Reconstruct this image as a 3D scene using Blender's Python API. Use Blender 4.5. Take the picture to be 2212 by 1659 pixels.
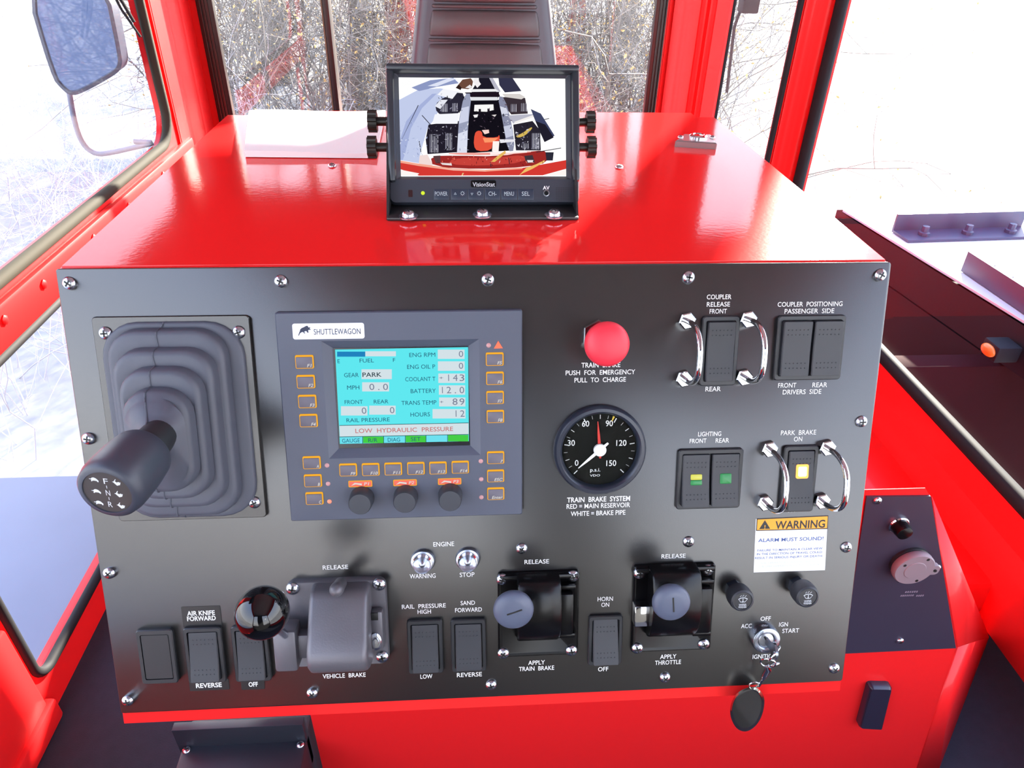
import bpy, bmesh, math, random
from mathutils import Vector, Matrix
import numpy as np
for o in list(bpy.data.objects): bpy.data.objects.remove(o)
SC = bpy.context.scene
COL = SC.collection
PI = math.pi

# ------------------------------------------------------------------ camera
FPX = 1558.925
def _rot(rx, ry, rz):
    return Matrix.Rotation(rz, 3, 'Z') @ Matrix.Rotation(rx, 3, 'X') @ Matrix.Rotation(ry, 3, 'Y')
CR = _rot(0.98558242, -0.03459361, -0.03294602)
CP = Vector((0.24554296, -0.41514227, 0.1866491))
cd = bpy.data.cameras.new('camera'); cam = bpy.data.objects.new('camera', cd); COL.objects.link(cam)
cd.sensor_fit = 'HORIZONTAL'; cd.sensor_width = 36.0; cd.lens = FPX / 2212 * 36.0
cd.clip_start = 0.01; cd.clip_end = 400
cam.matrix_world = Matrix.Translation(CP) @ CR.to_4x4()
SC.camera = cam

# ------------------------------------------------------------------ light
def S(r, g, b, a=1.0):
    def f(c):
        c /= 255.0
        return c / 12.92 if c <= 0.04045 else ((c + 0.055) / 1.055) ** 2.4
    return (f(r), f(g), f(b), a)
SC.view_settings.view_transform = 'Standard'
SC.view_settings.look = 'None'
SC.view_settings.exposure = 0.0
SC.view_settings.gamma = 1.0
SC.view_settings.use_curve_mapping = False
SC.cycles.use_denoising = True
SC.cycles.max_bounces = 10
SC.cycles.transparent_max_bounces = 16
SC.cycles.caustics_reflective = False
SC.cycles.caustics_refractive = False
SC.cycles.sample_clamp_indirect = 6.0
W = bpy.data.worlds.new('sky'); SC.world = W; W.use_nodes = True
nt = W.node_tree; bgn = nt.nodes['Background']
geo = nt.nodes.new('ShaderNodeTexCoord'); sep = nt.nodes.new('ShaderNodeSeparateXYZ')
rmp = nt.nodes.new('ShaderNodeValToRGB')
nt.links.new(geo.outputs['Generated'], sep.inputs[0]); nt.links.new(sep.outputs['Z'], rmp.inputs[0])
rmp.color_ramp.elements[0].position = 0.0; rmp.color_ramp.elements[0].color = (1.0, 0.98, 0.94, 1)
rmp.color_ramp.elements[1].position = 0.9; rmp.color_ramp.elements[1].color = (0.38, 0.55, 0.95, 1)
e = rmp.color_ramp.elements.new(0.25); e.color = (0.86, 0.91, 1.0, 1)
nt.links.new(rmp.outputs[0], bgn.inputs['Color']); bgn.inputs['Strength'].default_value = 5.4
SUN_AZ, SUN_EL = math.radians(62.3), math.radians(17.8)
sd = bpy.data.lights.new('sun', 'SUN'); sun = bpy.data.objects.new('sun', sd); COL.objects.link(sun)
sd.energy = 50.0; sd.angle = math.radians(0.9); sd.color = (1.0, 0.91, 0.74)
SDIR = Vector((math.cos(SUN_AZ) * math.cos(SUN_EL), math.sin(SUN_AZ) * math.cos(SUN_EL), math.sin(SUN_EL)))
sun.rotation_euler = SDIR.to_track_quat('Z', 'Y').to_euler()

# ------------------------------------------------------------------ picture -> place helpers (real planes)
def ray(px, py):
    return (CR @ Vector((px - 1106.0, 829.5 - py, -FPX))).normalized()
def hit(px, py, axis, val):
    d = ray(px, py); k = (val - CP[axis]) / d[axis]
    return CP + d * k
class Frame:
    """A flat face standing in the place: x to the right, y up along it, z out of it, leaning back by tilt."""
    def __init__(s, origin, tilt):
        s.o = Vector(origin); st, ct = math.sin(tilt), math.cos(tilt)
        s.ey = Vector((0, st, ct)); s.n = Vector((0, -ct, st)); s.ex = Vector((1, 0, 0))
        s.M = Matrix(((1, 0, 0, s.o.x), (0, st, -ct, s.o.y), (0, ct, st, s.o.z), (0, 0, 0, 1)))
    def uv(s, px, py, h=0.0):
        d = ray(px, py); k = (h - (CP - s.o).dot(s.n)) / d.dot(s.n); P = CP + d * k - s.o
        return P.dot(s.ex), P.dot(s.ey)
    def at(s, u, w, h=0.0): return s.M @ Matrix.Translation((u, w, h))
TILT = 0.35164588
PW, PH, PD = 0.52, 0.30796, 0.40339
PAN = Frame((0, 0, 0), TILT)
MON = Frame((0, 0.10, 0.012), math.radians(30))

# ------------------------------------------------------------------ materials
MATS = {}
def mat(name, col, rough=0.5, metal=0.0, coat=0.0, coat_rough=0.05, spec=0.5, emit=None, estr=1.0, bump=0.0, bscale=400.0,
        var=0.0, vscale=8.0, trans=0.0):
    if name in MATS: return MATS[name]
    m = bpy.data.materials.new(name); m.use_nodes = True; n = m.node_tree.nodes; l = m.node_tree.links
    b = n['Principled BSDF']
    b.inputs['Base Color'].default_value = col; b.inputs['Roughness'].default_value = rough
    b.inputs['Metallic'].default_value = metal; b.inputs['Coat Weight'].default_value = coat
    b.inputs['Coat Roughness'].default_value = coat_rough; b.inputs['Specular IOR Level'].default_value = spec
    b.inputs['Transmission Weight'].default_value = trans
    if emit:
        b.inputs['Emission Color'].default_value = emit; b.inputs['Emission Strength'].default_value = estr
    tc = n.new('ShaderNodeTexCoord')
    if bump:
        t = n.new('ShaderNodeTexNoise'); t.inputs['Scale'].default_value = bscale; t.inputs['Detail'].default_value = 3
        bp = n.new('ShaderNodeBump'); bp.inputs['Strength'].default_value = bump; bp.inputs['Distance'].default_value = 0.001
        l.new(tc.outputs['Object'], t.inputs['Vector']); l.new(t.outputs['Fac'], bp.inputs['Height']); l.new(bp.outputs[0], b.inputs['Normal'])
        if coat: l.new(bp.outputs[0], b.inputs['Coat Normal'])
    if var:
        t = n.new('ShaderNodeTexNoise'); t.inputs['Scale'].default_value = vscale; t.inputs['Detail'].default_value = 6
        mx = n.new('ShaderNodeMix'); mx.data_type = 'RGBA'
        mx.inputs[6].default_value = tuple(min(1, c * (1 - var)) for c in col[:3]) + (1,)
        mx.inputs[7].default_value = tuple(min(1, c * (1 + var)) for c in col[:3]) + (1,)
        l.new(tc.outputs['Object'], t.inputs['Vector']); l.new(t.outputs['Fac'], mx.inputs[0]); l.new(mx.outputs[2], b.inputs['Base Color'])
    MATS[name] = m
    return m
def emat(name, col, s=1.0):
    if name in MATS: return MATS[name]
    m = bpy.data.materials.new(name); m.use_nodes = True; n = m.node_tree.nodes; l = m.node_tree.links
    n.remove(n['Principled BSDF']); e = n.new('ShaderNodeEmission'); e.inputs[0].default_value = col; e.inputs[1].default_value = s
    l.new(e.outputs[0], n['Material Output'].inputs[0]); MATS[name] = m
    return m
def glass(name, tint=(0.97, 0.98, 1.0, 1), refl=0.06):
    if name in MATS: return MATS[name]
    m = bpy.data.materials.new(name); m.use_nodes = True; n = m.node_tree.nodes; l = m.node_tree.links
    n.remove(n['Principled BSDF'])
    t = n.new('ShaderNodeBsdfTransparent'); t.inputs[0].default_value = tint
    g = n.new('ShaderNodeBsdfGlossy'); g.inputs['Roughness'].default_value = 0.02
    lw = n.new('ShaderNodeLayerWeight'); pw = n.new('ShaderNodeMath'); pw.operation = 'POWER'; pw.inputs[1].default_value = 5.0
    f = n.new('ShaderNodeMath'); f.operation = 'MULTIPLY_ADD'; f.inputs[1].default_value = .55; f.inputs[2].default_value = refl * .5
    l.new(lw.outputs['Facing'], pw.inputs[0]); l.new(pw.outputs[0], f.inputs[0])
    mx = n.new('ShaderNodeMixShader'); l.new(f.outputs[0], mx.inputs[0]); l.new(t.outputs[0], mx.inputs[1]); l.new(g.outputs[0], mx.inputs[2])
    l.new(mx.outputs[0], n['Material Output'].inputs[0]); MATS[name] = m
    return m
RED = mat('red_gloss_paint', (0.80, 0.019, 0.019, 1), 0.4, spec=0.0, coat=.7, coat_rough=0.08, bump=0.03, bscale=260)
REDW = mat('red_cab_paint', (0.80, 0.014, 0.015, 1), 0.42, spec=.2, coat=0.22, coat_rough=0.12, bump=0.03, bscale=150)
BLKPLATE = mat('black_powder_coat', S(27, 25, 24), 0.28, spec=1.0, bump=0.05, bscale=2500, var=0.05, vscale=9)
BLK = mat('black_plastic', S(34, 36, 40), 0.42)
BLKS = mat('soft_black_plastic', S(42, 44, 50), 0.5)
BLKG = mat('black_gloss', S(9, 9, 11), 0.26, spec=.3)
RUB = mat('black_rubber', S(78, 81, 92), 0.5, bump=0.05, bscale=300, var=0.12, vscale=40)
SEAL = mat('window_rubber', S(26, 26, 29), 0.7, spec=.2); SEALK = mat('sunlit_window_rubber', S(52, 49, 40), 0.8, spec=.2)  # khaki seal: sunlight on black rubber put into the colour
SCREWM = mat('zinc_steel', S(205, 210, 220), 0.22, metal=1.0)
DARKM = mat('dark_recess', S(14, 14, 16), 0.5)
CHROME = mat('chrome', S(225, 228, 232), 0.08, metal=1.0)
STEEL = mat('brushed_steel', S(170, 172, 176), 0.3, metal=1.0)
CAST = mat('grey_casting', S(100, 98, 104), 0.42, metal=0.35, bump=0.08, bscale=900, var=0.08, vscale=60)
WHITE = mat('white_print', S(235, 235, 235), 0.6)
PAPER = mat('paper_white', S(240, 240, 240), 0.7)
GREYPL = mat('grey_blue_plastic', S(74, 79, 94), 0.45, bump=0.03, bscale=1500)
GREYD = mat('dark_grey_plastic', S(52, 55, 62), 0.5)
CARPET = mat('navy_floor_covering', S(30, 33, 46), 0.9, bump=0.5, bscale=500, var=0.3, vscale=60)
AMBER = emat('amber_backlight', S(255, 180, 50), 1.0)
TINT = glass('window_glass')
def clear_pane(name, tint):
    m = bpy.data.materials.new(name); m.use_nodes = True; n = m.node_tree.nodes; n.remove(n['Principled BSDF'])
    t = n.new('ShaderNodeBsdfTransparent'); t.inputs[0].default_value = tint; m.node_tree.links.new(t.outputs[0], n['Material Output'].inputs[0]); return m

# ------------------------------------------------------------------ mesh builder
class MB:
    def __init__(s): s.bm = bmesh.new(); s.mi = 0
    def f(s, vs):
        try:
            fc = s.bm.faces.new(vs); fc.material_index = s.mi; return fc
        except ValueError: return None
    def loops(s, L, cap0=True, cap1=True, M=None, close=True):
        R = [[s.bm.verts.new((M @ Vector(p)) if M is not None else Vector(p)) for p in lp] for lp in L]
        n = len(R[0])
        for a, b in zip(R, R[1:]):
            for i in range(n if close else n - 1): s.f((a[i], a[(i + 1) % n], b[(i + 1) % n], b[i]))
        if cap0: s.f(list(reversed(R[0])))
        if cap1: s.f(R[-1])
        return s
    def stack(s, specs, n=4, cap0=True, cap1=True, M=None):
        """specs: (w, h, r, z[, cx, cy]) rounded rectangles lofted upward"""
        return s.loops([rr(*sp, n=n) for sp in specs], cap0, cap1, M)
    def lathe(s, prof, seg=32, M=None, cap0=True, cap1=True, c=(0, 0), ph=0.0):
        L = [[(c[0] + r * math.cos(ph + 2 * PI * i / seg), c[1] + r * math.sin(ph + 2 * PI * i / seg), z) for i in range(seg)] for r, z in prof]
        return s.loops(L, cap0, cap1, M)
    def tube(s, pts, r, seg=12, cap=True, closed=False):
        P = [Vector(p) for p in pts]; n = len(P); R = r if isinstance(r, (list, tuple)) else [r] * n
        T = []
        for i in range(n):
            a = P[i - 1] if (i > 0 or closed) else P[i]; b = P[(i + 1) % n] if (i < n - 1 or closed) else P[i]
            T.append((b - a).normalized())
        u = T[0].orthogonal().normalized(); L = []
        for i in range(n):
            u = (u - T[i] * u.dot(T[i])).normalized(); v = T[i].cross(u)
            L.append([P[i] + (u * math.cos(2 * PI * k / seg) + v * math.sin(2 * PI * k / seg)) * R[i] for k in range(seg)])
        if closed: L.append(L[0]); cap = False
        return s.loops(L, cap, cap)
    def box(s, x0, y0, z0, x1, y1, z1, b=0.0, M=None, seg=2):
        r = bmesh.ops.create_cube(s.bm, size=1.0); vs = r['verts']
        for v in vs: v.co = Vector(((x0 + x1) / 2 + v.co.x * (x1 - x0), (y0 + y1) / 2 + v.co.y * (y1 - y0), (z0 + z1) / 2 + v.co.z * (z1 - z0)))
        fs = {fc for v in vs for fc in v.link_faces}
        for fc in fs: fc.material_index = s.mi
        if b:
            es = {ed for v in vs for ed in v.link_edges}
            g = bmesh.ops.bevel(s.bm, geom=list(es), offset=b, segments=seg, affect='EDGES', profile=0.5)
            for fc in g['faces']: fc.material_index = s.mi
            vs = list({v for fc in g['faces'] for v in fc.verts} | {v for v in vs if v.is_valid})
        if M is not None:
            for v in vs: v.co = M @ v.co
        return s
    def prism(s, poly, z0, z1, M=None, b=0.0):
        if b:
            cx = sum(p[0] for p in poly) / len(poly); cy = sum(p[1] for p in poly) / len(poly)
            q = inset(poly, b)
            return s.loops([[(x, y, z0) for x, y in poly], [(x, y, z1 - b) for x, y in poly], [(x, y, z1) for x, y in q]], M=M)
        return s.loops([[(x, y, z0) for x, y in poly], [(x, y, z1) for x, y in poly]], M=M)
    def xprism(s, prof, x0, x1, M=None):
        """prof: (y, z) polygon extruded along x"""
        return s.loops([[(x0, y, z) for y, z in prof], [(x1, y, z) for y, z in prof]], M=M)
    def flat(s, poly, z, M=None):
        vs = [s.bm.verts.new((M @ Vector((x, y, z))) if M is not None else (x, y, z)) for x, y in poly]
        s.f(vs); return s
    def rect(s, x0, y0, x1, y1, z): return s.flat([(x0, y0), (x1, y0), (x1, y1), (x0, y1)], z)
    def sphere(s, c, r, seg=24, rings=14, sq=(1, 1, 1)):
        L = []
        for i in range(1, rings):
            a = -PI / 2 + PI * i / rings
            L.append([(c[0] + sq[0] * r * math.cos(a) * math.cos(2 * PI * k / seg), c[1] + sq[1] * r * math.cos(a) * math.sin(2 * PI * k / seg), c[2] + sq[2] * r * math.sin(a)) for k in range(seg)])
        return s.loops(L)
    def text(s, body, x0, x1, yc, cap, z, shear=0.0, bold=0.0, M=None, angle=0.0):
        me = text_mesh(body, shear, bold)
        xs = [v.co.x for v in me.vertices]; a, b = min(xs), max(xs); ys = CAPS
        k = (x1 - x0) / (b - a); ky = cap / ys
        T = Matrix.Translation((x0, yc - cap / 2, z)) @ Matrix.Diagonal((k, ky, 1, 1)) @ Matrix.Translation((-a, 0, 0))
        if angle:
            c = Vector(((x0 + x1) / 2, yc, 0)); T = Matrix.Translation(c) @ Matrix.Rotation(angle, 4, 'Z') @ Matrix.Translation(-c) @ T
        if M is not None: T = M @ T
        vs = [s.bm.verts.new(T @ v.co) for v in me.vertices]
        for p in me.polygons: s.f([vs[i] for i in p.vertices])
        return s
    def build(s, name, mats, parent=None, M=None, smooth=40, rec=True, keep_flat=False):
        if rec: bmesh.ops.recalc_face_normals(s.bm, faces=s.bm.faces[:])
        me = bpy.data.meshes.new(name); s.bm.to_mesh(me); s.bm.free()
        for m in (mats if isinstance(mats, (list, tuple)) else [mats]): me.materials.append(m)
        if smooth:
            me.polygons.foreach_set('use_smooth', [True] * len(me.polygons))
            me.set_sharp_from_angle(angle=math.radians(smooth))
        o = bpy.data.objects.new(name, me); COL.objects.link(o)
        if parent is not None: o.parent = parent
        if M is not None:
            if parent is None: o.matrix_world = M
            else: o.matrix_local = M
        return o
def inset(poly, b):
    n = len(poly); out = []
    ar = sum(poly[i][0] * poly[(i + 1) % n][1] - poly[(i + 1) % n][0] * poly[i][1] for i in range(n)); sg = 1 if ar > 0 else -1
    for i in range(n):
        p, c, q = Vector(poly[i - 1]), Vector(poly[i]), Vector(poly[(i + 1) % n])
        d1 = (c - p).normalized(); d2 = (q - c).normalized()
        n1 = Vector((-d1.y, d1.x)) * sg; n2 = Vector((-d2.y, d2.x)) * sg; m = (n1 + n2)
        m = m / max(0.3, m.dot(n1)) if m.length > 1e-6 else n1
        out.append(tuple(c + m * b))
    return out
def rr(w, h, r, z, cx=0.0, cy=0.0, n=4):
    r = max(1e-5, min(r, w / 2 - 1e-6, h / 2 - 1e-6)); out = []
    for (sx, sy, a0) in ((1, 1, 0), (-1, 1, PI / 2), (-1, -1, PI), (1, -1, 3 * PI / 2)):
        for k in range(n + 1):
            a = a0 + PI / 2 * k / n
            out.append((cx + sx * (w / 2 - r) + r * math.cos(a), cy + sy * (h / 2 - r) + r * math.sin(a), z))
    return out
_TX = {}
CAPS = 0.729
def text_mesh(body, shear=0.0, bold=0.0):
    k = (body, shear, bold)
    if k not in _TX:
        c = bpy.data.curves.new('t', 'FONT'); c.body = body; c.shear = shear; c.offset = bold; c.resolution_u = 3
        o = bpy.data.objects.new('t', c); _TX[k] = bpy.data.meshes.new_from_object(o)
        bpy.data.objects.remove(o); bpy.data.curves.remove(c)
    return _TX[k]
def chaikin(P, n=2, closed=True):
    P = [tuple(p) for p in P]
    for _ in range(n):
        Q = [] if closed else [P[0]]
        for i in range(len(P) if closed else len(P) - 1):
            a, b = P[i], P[(i + 1) % len(P)]
            Q.append(tuple(.75 * x + .25 * y for x, y in zip(a, b))); Q.append(tuple(.25 * x + .75 * y for x, y in zip(a, b)))
        if not closed: Q.append(P[-1])
        P = Q
    return P
def tag(o, label=None, cat=None, group=None, kind=None):
    if label: o['label'] = label
    if cat: o['category'] = cat
    if group: o['group'] = group
    if kind: o['kind'] = kind
    return o
def thing(name, label, cat, M=None, group=None):
    o = bpy.data.objects.new(name, None); COL.objects.link(o); o.empty_display_size = 0.02
    if M is not None: o.matrix_world = M
    return tag(o, label, cat, group)
def struct(o): o['kind'] = 'structure'; return o
def copy_tree(o, parent=None, label=None):
    c = o.copy(); COL.objects.link(c)
    if parent is not None:
        c.parent = parent; c.matrix_parent_inverse = o.matrix_parent_inverse.copy()
    if label: c['label'] = label
    for ch in list(o.children): copy_tree(ch, c)
    return c
RX90 = Matrix.Rotation(PI / 2, 4, 'X'); RY90 = Matrix.Rotation(PI / 2, 4, 'Y')
def axis_M(p, d):
    return Matrix.Translation(p) @ Vector(d).to_track_quat('Z', 'Y').to_matrix().to_4x4()

# screws: one mesh per size, shared
_SCREW = {}
def screw(parent, x, y, z, r=0.0041, rot=0.3, name='screw', M=None):
    if r not in _SCREW:
        b = MB(); k = r / 0.0041
        b.lathe([(r, 0), (r, .0005 * k), (r * .93, .0012 * k), (r * .74, .0019 * k), (r * .45, .0024 * k), (r * .15, .0026 * k)], 20)
        b.mi = 1
        for a in (0, PI / 2):
            b.box(-r * .52, -r * .13, .0012 * k, r * .52, r * .13, .00262 * k, M=Matrix.Rotation(a, 4, 'Z'))
        tmp = b.build('screw_source', [SCREWM, DARKM]); _SCREW[r] = tmp.data
        bpy.data.objects.remove(tmp)
    o = bpy.data.objects.new(name, _SCREW[r]); COL.objects.link(o); o.parent = parent
    o.matrix_local = (M if M is not None else Matrix.Identity(4)) @ Matrix.Translation((x, y, z)) @ Matrix.Rotation(rot, 4, 'Z')
    return o
# ------------------------------------------------------------------ cab shell
XL, XR, YF, YB, ZF, ZC = -0.33, 1.054, 1.30, -1.30, -0.75, 0.75
def holed(b, outer, holes_inner, t, M):
    """one wall field (x0,y0,x1,y1) with a round-cornered opening (x0,y0,x1,y1,r); thickness t behind the inner face"""
    x0, y0, x1, y1 = outer; a0, c0, a1, c1, r = holes_inner
    inn = rr(a1 - a0, c1 - c0, r, 0, (a0 + a1) / 2, (c0 + c1) / 2, n=6)
    cor = [(x1, y1), (x0, y1), (x0, y0), (x1, y0)]
    outp = []
    for i in range(4):
        for k in range(7):
            ip = inn[i * 7 + k]
            if k == 3: outp.append(cor[i])
            else:
                c = cor[i]
                vert = (i % 2 == 0) == (k < 3)
                outp.append((c[0], ip[1]) if vert else (ip[0], c[1]))
    L = [[(x, y, -t) for x, y in outp], [(x, y, 0) for x, y in outp], [(p[0], p[1], 0) for p in inn], [(p[0], p[1], -t) for p in inn], [(x, y, -t) for x, y in outp]]
    b.loops(L, False, False, M)
    return inn
def seal_loop(name, hole, M, parent, r=0.009, sq=0.0):
    a0, c0, a1, c1, rad = hole
    P = rr(a1 - a0, c1 - c0, rad, 0.0, (a0 + a1) / 2, (c0 + c1) / 2, n=8)
    b = MB(); b.tube([M @ Vector(p) for p in P], r, 10, closed=True)
    return b.build(name, SEAL, parent)
def pane(name, hole, M, parent, z):
    a0, c0, a1, c1, rad = hole
    b = MB(); b.stack([(a1 - a0, c1 - c0, rad, z - .002, (a0 + a1) / 2, (c0 + c1) / 2), (a1 - a0, c1 - c0, rad, z + .002, (a0 + a1) / 2, (c0 + c1) / 2)], n=6, M=M)
    return b.build(name, TINT, parent)
ML = Matrix(((0, 0, 1, XL), (1, 0, 0, 0), (0, 1, 0, 0), (0, 0, 0, 1)))
MR = Matrix(((0, 0, -1, XR), (1, 0, 0, 0), (0, 1, 0, 0), (0, 0, 0, 1)))
MF = Matrix(((1, 0, 0, 0), (0, 0, -1, YF), (0, 1, 0, 0), (0, 0, 0, 1)))
MK = Matrix(((1, 0, 0, 0), (0, 0, 1, YB), (0, 1, 0, 0), (0, 0, 0, 1)))
TW = 0.02
b = MB(); b.box(XL - .06, YB - .06, ZF - .05, XR + .06, YF + .06, ZF); struct(b.build('floor', CARPET, smooth=0))
HEAD = mat('pale_headliner', S(175, 172, 168), 0.8)
b = MB(); b.box(XL - .06, YB - .06, ZC, XR + .06, YF + .06, ZC + .05); struct(b.build('ceiling', HEAD, smooth=0))
def window_set(n, hole, M, r=0.009, zp=-0.010):
    w = bpy.data.objects.new('window_%d' % n, None); COL.objects.link(w); struct(w)
    struct(pane('glass_pane', hole, M, w, zp)); struct(seal_loop('rubber_seal', hole, M, w, r)); return w
# left wall
LU = (0.215, -0.212, 1.085, 0.345, 0.06); LL = (0.205, -0.688, 1.02, -0.292, 0.03); LB = (-1.27, -0.42, 0.05, 0.56, 0.04)
b = MB()
holed(b, (0.10, -0.25, 1.20, ZC), LU, TW, ML); holed(b, (0.10, ZF, 1.20, -0.25), LL, TW, ML); holed(b, (YB, ZF, 0.10, ZC), LB, TW, ML)
struct(b.build('wall_left', REDW))
w1 = window_set(1, LU, ML); w1.children[1].data.materials[0] = SEALK; w2 = window_set(2, LL, ML, 0.007); window_set(3, LB, ML)
# raised sheet-metal beam under the upper left window, with its bolt holes
b = MB(); b.box(XL - .002, .10, -.282, XL + .012, 1.17, -.228, b=.006); o = struct(b.build('trim_1', REDW))
for y in (.40, .50, .66, .80, .97):
    q = MB(); q.lathe([(.0065, 0), (.0065, .002), (.004, .0035), (.001, .0038)], 6, M=Matrix.Translation((XL + .012, y, -.247)) @ RY90)
    h = q.build('rivet_nut', REDW, o)
# left lower door post and sill
b = MB(); b.box(XL - .002, .085, ZF, XL + .008, .190, -.56, b=.004); b.box(XL - .002, .04, ZF, XL + .016, .198, -.712, b=.005); struct(b.build('trim_2', REDW))
# right wall
RU = (-1.27, -0.528, 1.262, 0.52, 0.03)
b = MB(); holed(b, (YB, -0.60, 1.30, ZC), RU, TW, MR)
b.loops([[(XR + TW, y, ZF), (XR, y, ZF), (XR - .012, y, -.645), (XR, y, -.60), (XR + TW, y, -.60)] for y in (YB, 1.30)])
b.box(.925, .29, ZF, XR - .001, 1.25, -.665, b=.008)
struct(b.build('wall_right', REDW)); window_set(4, RU, MR, 0.014)
# far wall: wide sliding window and narrow side window
FW = (-0.297, -0.34, 0.688, 0.41, 0.012); FS = (0.832, -0.47, 0.981, 0.50, 0.012)
b = MB(); holed(b, (XL - TW, ZF, 0.75, ZC), FW, TW, MF); holed(b, (0.75, ZF, XR + TW, ZC), FS, TW, MF)
struct(b.build('wall_rear', REDW)); window_set(6, FS, MF, 0.007)
w = bpy.data.objects.new('window_5', None); COL.objects.link(w); struct(w)
ALU = mat('black_anodised_frame', S(36, 34, 32), 0.38, metal=0.3)
OLIVE = mat('weathered_channel', S(92, 84, 62), 0.5)
a0, c0, a1, c1 = FW[:4]
struct(pane('glass_pane', FW, MF, w, -.012))
for (x0, x1, z0, z1, nm) in ((a0, a0 + .034, c0, c1, 'frame'), (a1 - .026, a1, c0, c1, 'frame'), (a0, a1, c0, c0 + .03, 'frame'), (a0, a1, c1 - .03, c1, 'frame')):
    b = MB(); b.box(x0, YF - .012, z0, x1, YF + .006, z1, b=.002)
    if z1 - z0 > .5:
        for k in range(3): b.box(x0 + .008 + .007 * k, YF - .015, z0, x0 + .0105 + .007 * k, YF - .011, z1)
    struct(b.build(nm, ALU, w))
b = MB(); b.box(-.0405, YF - .012, c0, -.0275, YF + .03, c1, b=.0015); struct(b.build('mullion', ALU, w))
b = MB(); b.box(-.0435, YF - .013, c0, -.0405, YF + .02, c1); struct(b.build('mullion_edge', OLIVE, w))
# corner posts (pressed sheet with a ridge)
def post(n, pts, z0=ZF, z1=ZC):
    b = MB(); b.loops([[(x, y, z) for x, y in pts] for z in (z0, z1)]); bmesh.ops.bevel(b.bm, geom=[e for e in b.bm.edges if abs(e.verts[0].co.z - e.verts[1].co.z) > .5], offset=.008, segments=3, affect='EDGES')
    return struct(b.build('trim_%d' % n, REDW, smooth=50))
post(3, [(XL - .004, 1.115), (XL + .004, 1.115), (XL + .006, 1.19), (XL + .02, 1.235), (XL + .02, YF - .004), (XL - .004, YF + .01)])
post(4, [(.692, YF + .02), (.694, YF - .01), (.722, YF - .014), (.738, YF - .006), (.768, YF - .006), (.780, YF - .03), (.824, YF - .03), (.828, YF + .02)])
post(5, [(.983, YF + .02), (.983, YF - .004), (1.005, YF - .006), (1.022, YF - .020), (1.042, 1.274), (1.066, 1.274), (1.066, YF + .02)])
# back of the cab, behind the viewer
BW = (-.31, -.30, .04, .66, .04); BX = (.46, -.30, 1.05, .66, .04)
b = MB(); holed(b, (XL - TW, ZF, .25, ZC), BW, TW, MK); holed(b, (.25, ZF, XR + TW, ZC), BX, TW, MK); struct(b.build('wall_back', mat('dark_rear_trim', S(22, 22, 24), .8))); window_set(7, BW, MK); window_set(8, BX, MK)

# ------------------------------------------------------------------ console
console = thing('control_console', 'red steel control console with a sloping black switch panel full of switches and levers', 'console', Matrix.Translation((PW / 2, 0.2, ZF)))
CI = console.matrix_world.inverted()
CY = 0.06   # front of the pedestal under the panel
def pv(u, w, h): return PAN.M @ Vector((u, w, h))
hb = -.002; H2 = PH + .0095
prof = [pv(0, .0005, hb), Vector((0, PD, pv(0, 0, hb).z)), Vector((0, PD, -.36)), Vector((0, CY + .02, -.36)), Vector((0, CY + .02, pv(0, -H2, hb).z + .004)), pv(0, -H2, hb)]
prof[0] = Vector((0, pv(0, 0, hb).y, 0.0)); prof[1].z = 0.0
b = MB(); b.loops([[(x, p.y, p.z) for p in prof] for x in (0.0, PW)])
ed = [e for e in b.bm.edges if all(abs(v.co.y - PD) < 1e-5 for v in e.verts) and abs(e.verts[0].co.z - e.verts[1].co.z) > .1]
bmesh.ops.bevel(b.bm, geom=ed, offset=.020, segments=6, affect='EDGES')
ed = [e for e in b.bm.edges if all(abs(v.co.z) < 1e-5 for v in e.verts)]
bmesh.ops.bevel(b.bm, geom=ed, offset=.0022, segments=3, affect='EDGES')
ob = b.build('console_body', RED, console, CI)
# pedestal below, with the slanted gusset against the right wall
def W3(px, py, ax, v): return hit(px, py, ax, v)
A = Vector((.783, CY, -.490)); B_ = Vector((.824, CY, ZF)); Cq = Vector((.856, CY + .002, ZF)); Dq = Vector((XR - .004, .258, ZF)); E_ = Vector((.672, CY, -.262)); Fq = Vector((XR - .018, .60, -.645)); Hq = Vector((.60, CY, -.20))
P0 = .066
b = MB()
front = [(P0, ZF), (.824, ZF), (.783, -.490), (.672, -.262), (.664, -.252), (P0, -.252)]
b.loops([[(x, y, z) for x, z in front] for y in (CY + .0008, CY)])
ob = b.build('pedestal', REDW, console, CI)
b = MB()
def quad(*v): b.f([b.bm.verts.new(x) for x in v])
quad(A, Dq, Cq, B_); quad(E_, Dq, A, (A + E_) / 2)
ob = b.build('side_gusset', REDW, console, CI, smooth=20)
sm = ob.modifiers.new('thick', 'SOLIDIFY'); sm.thickness = .003; sm.offset = 0
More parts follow.
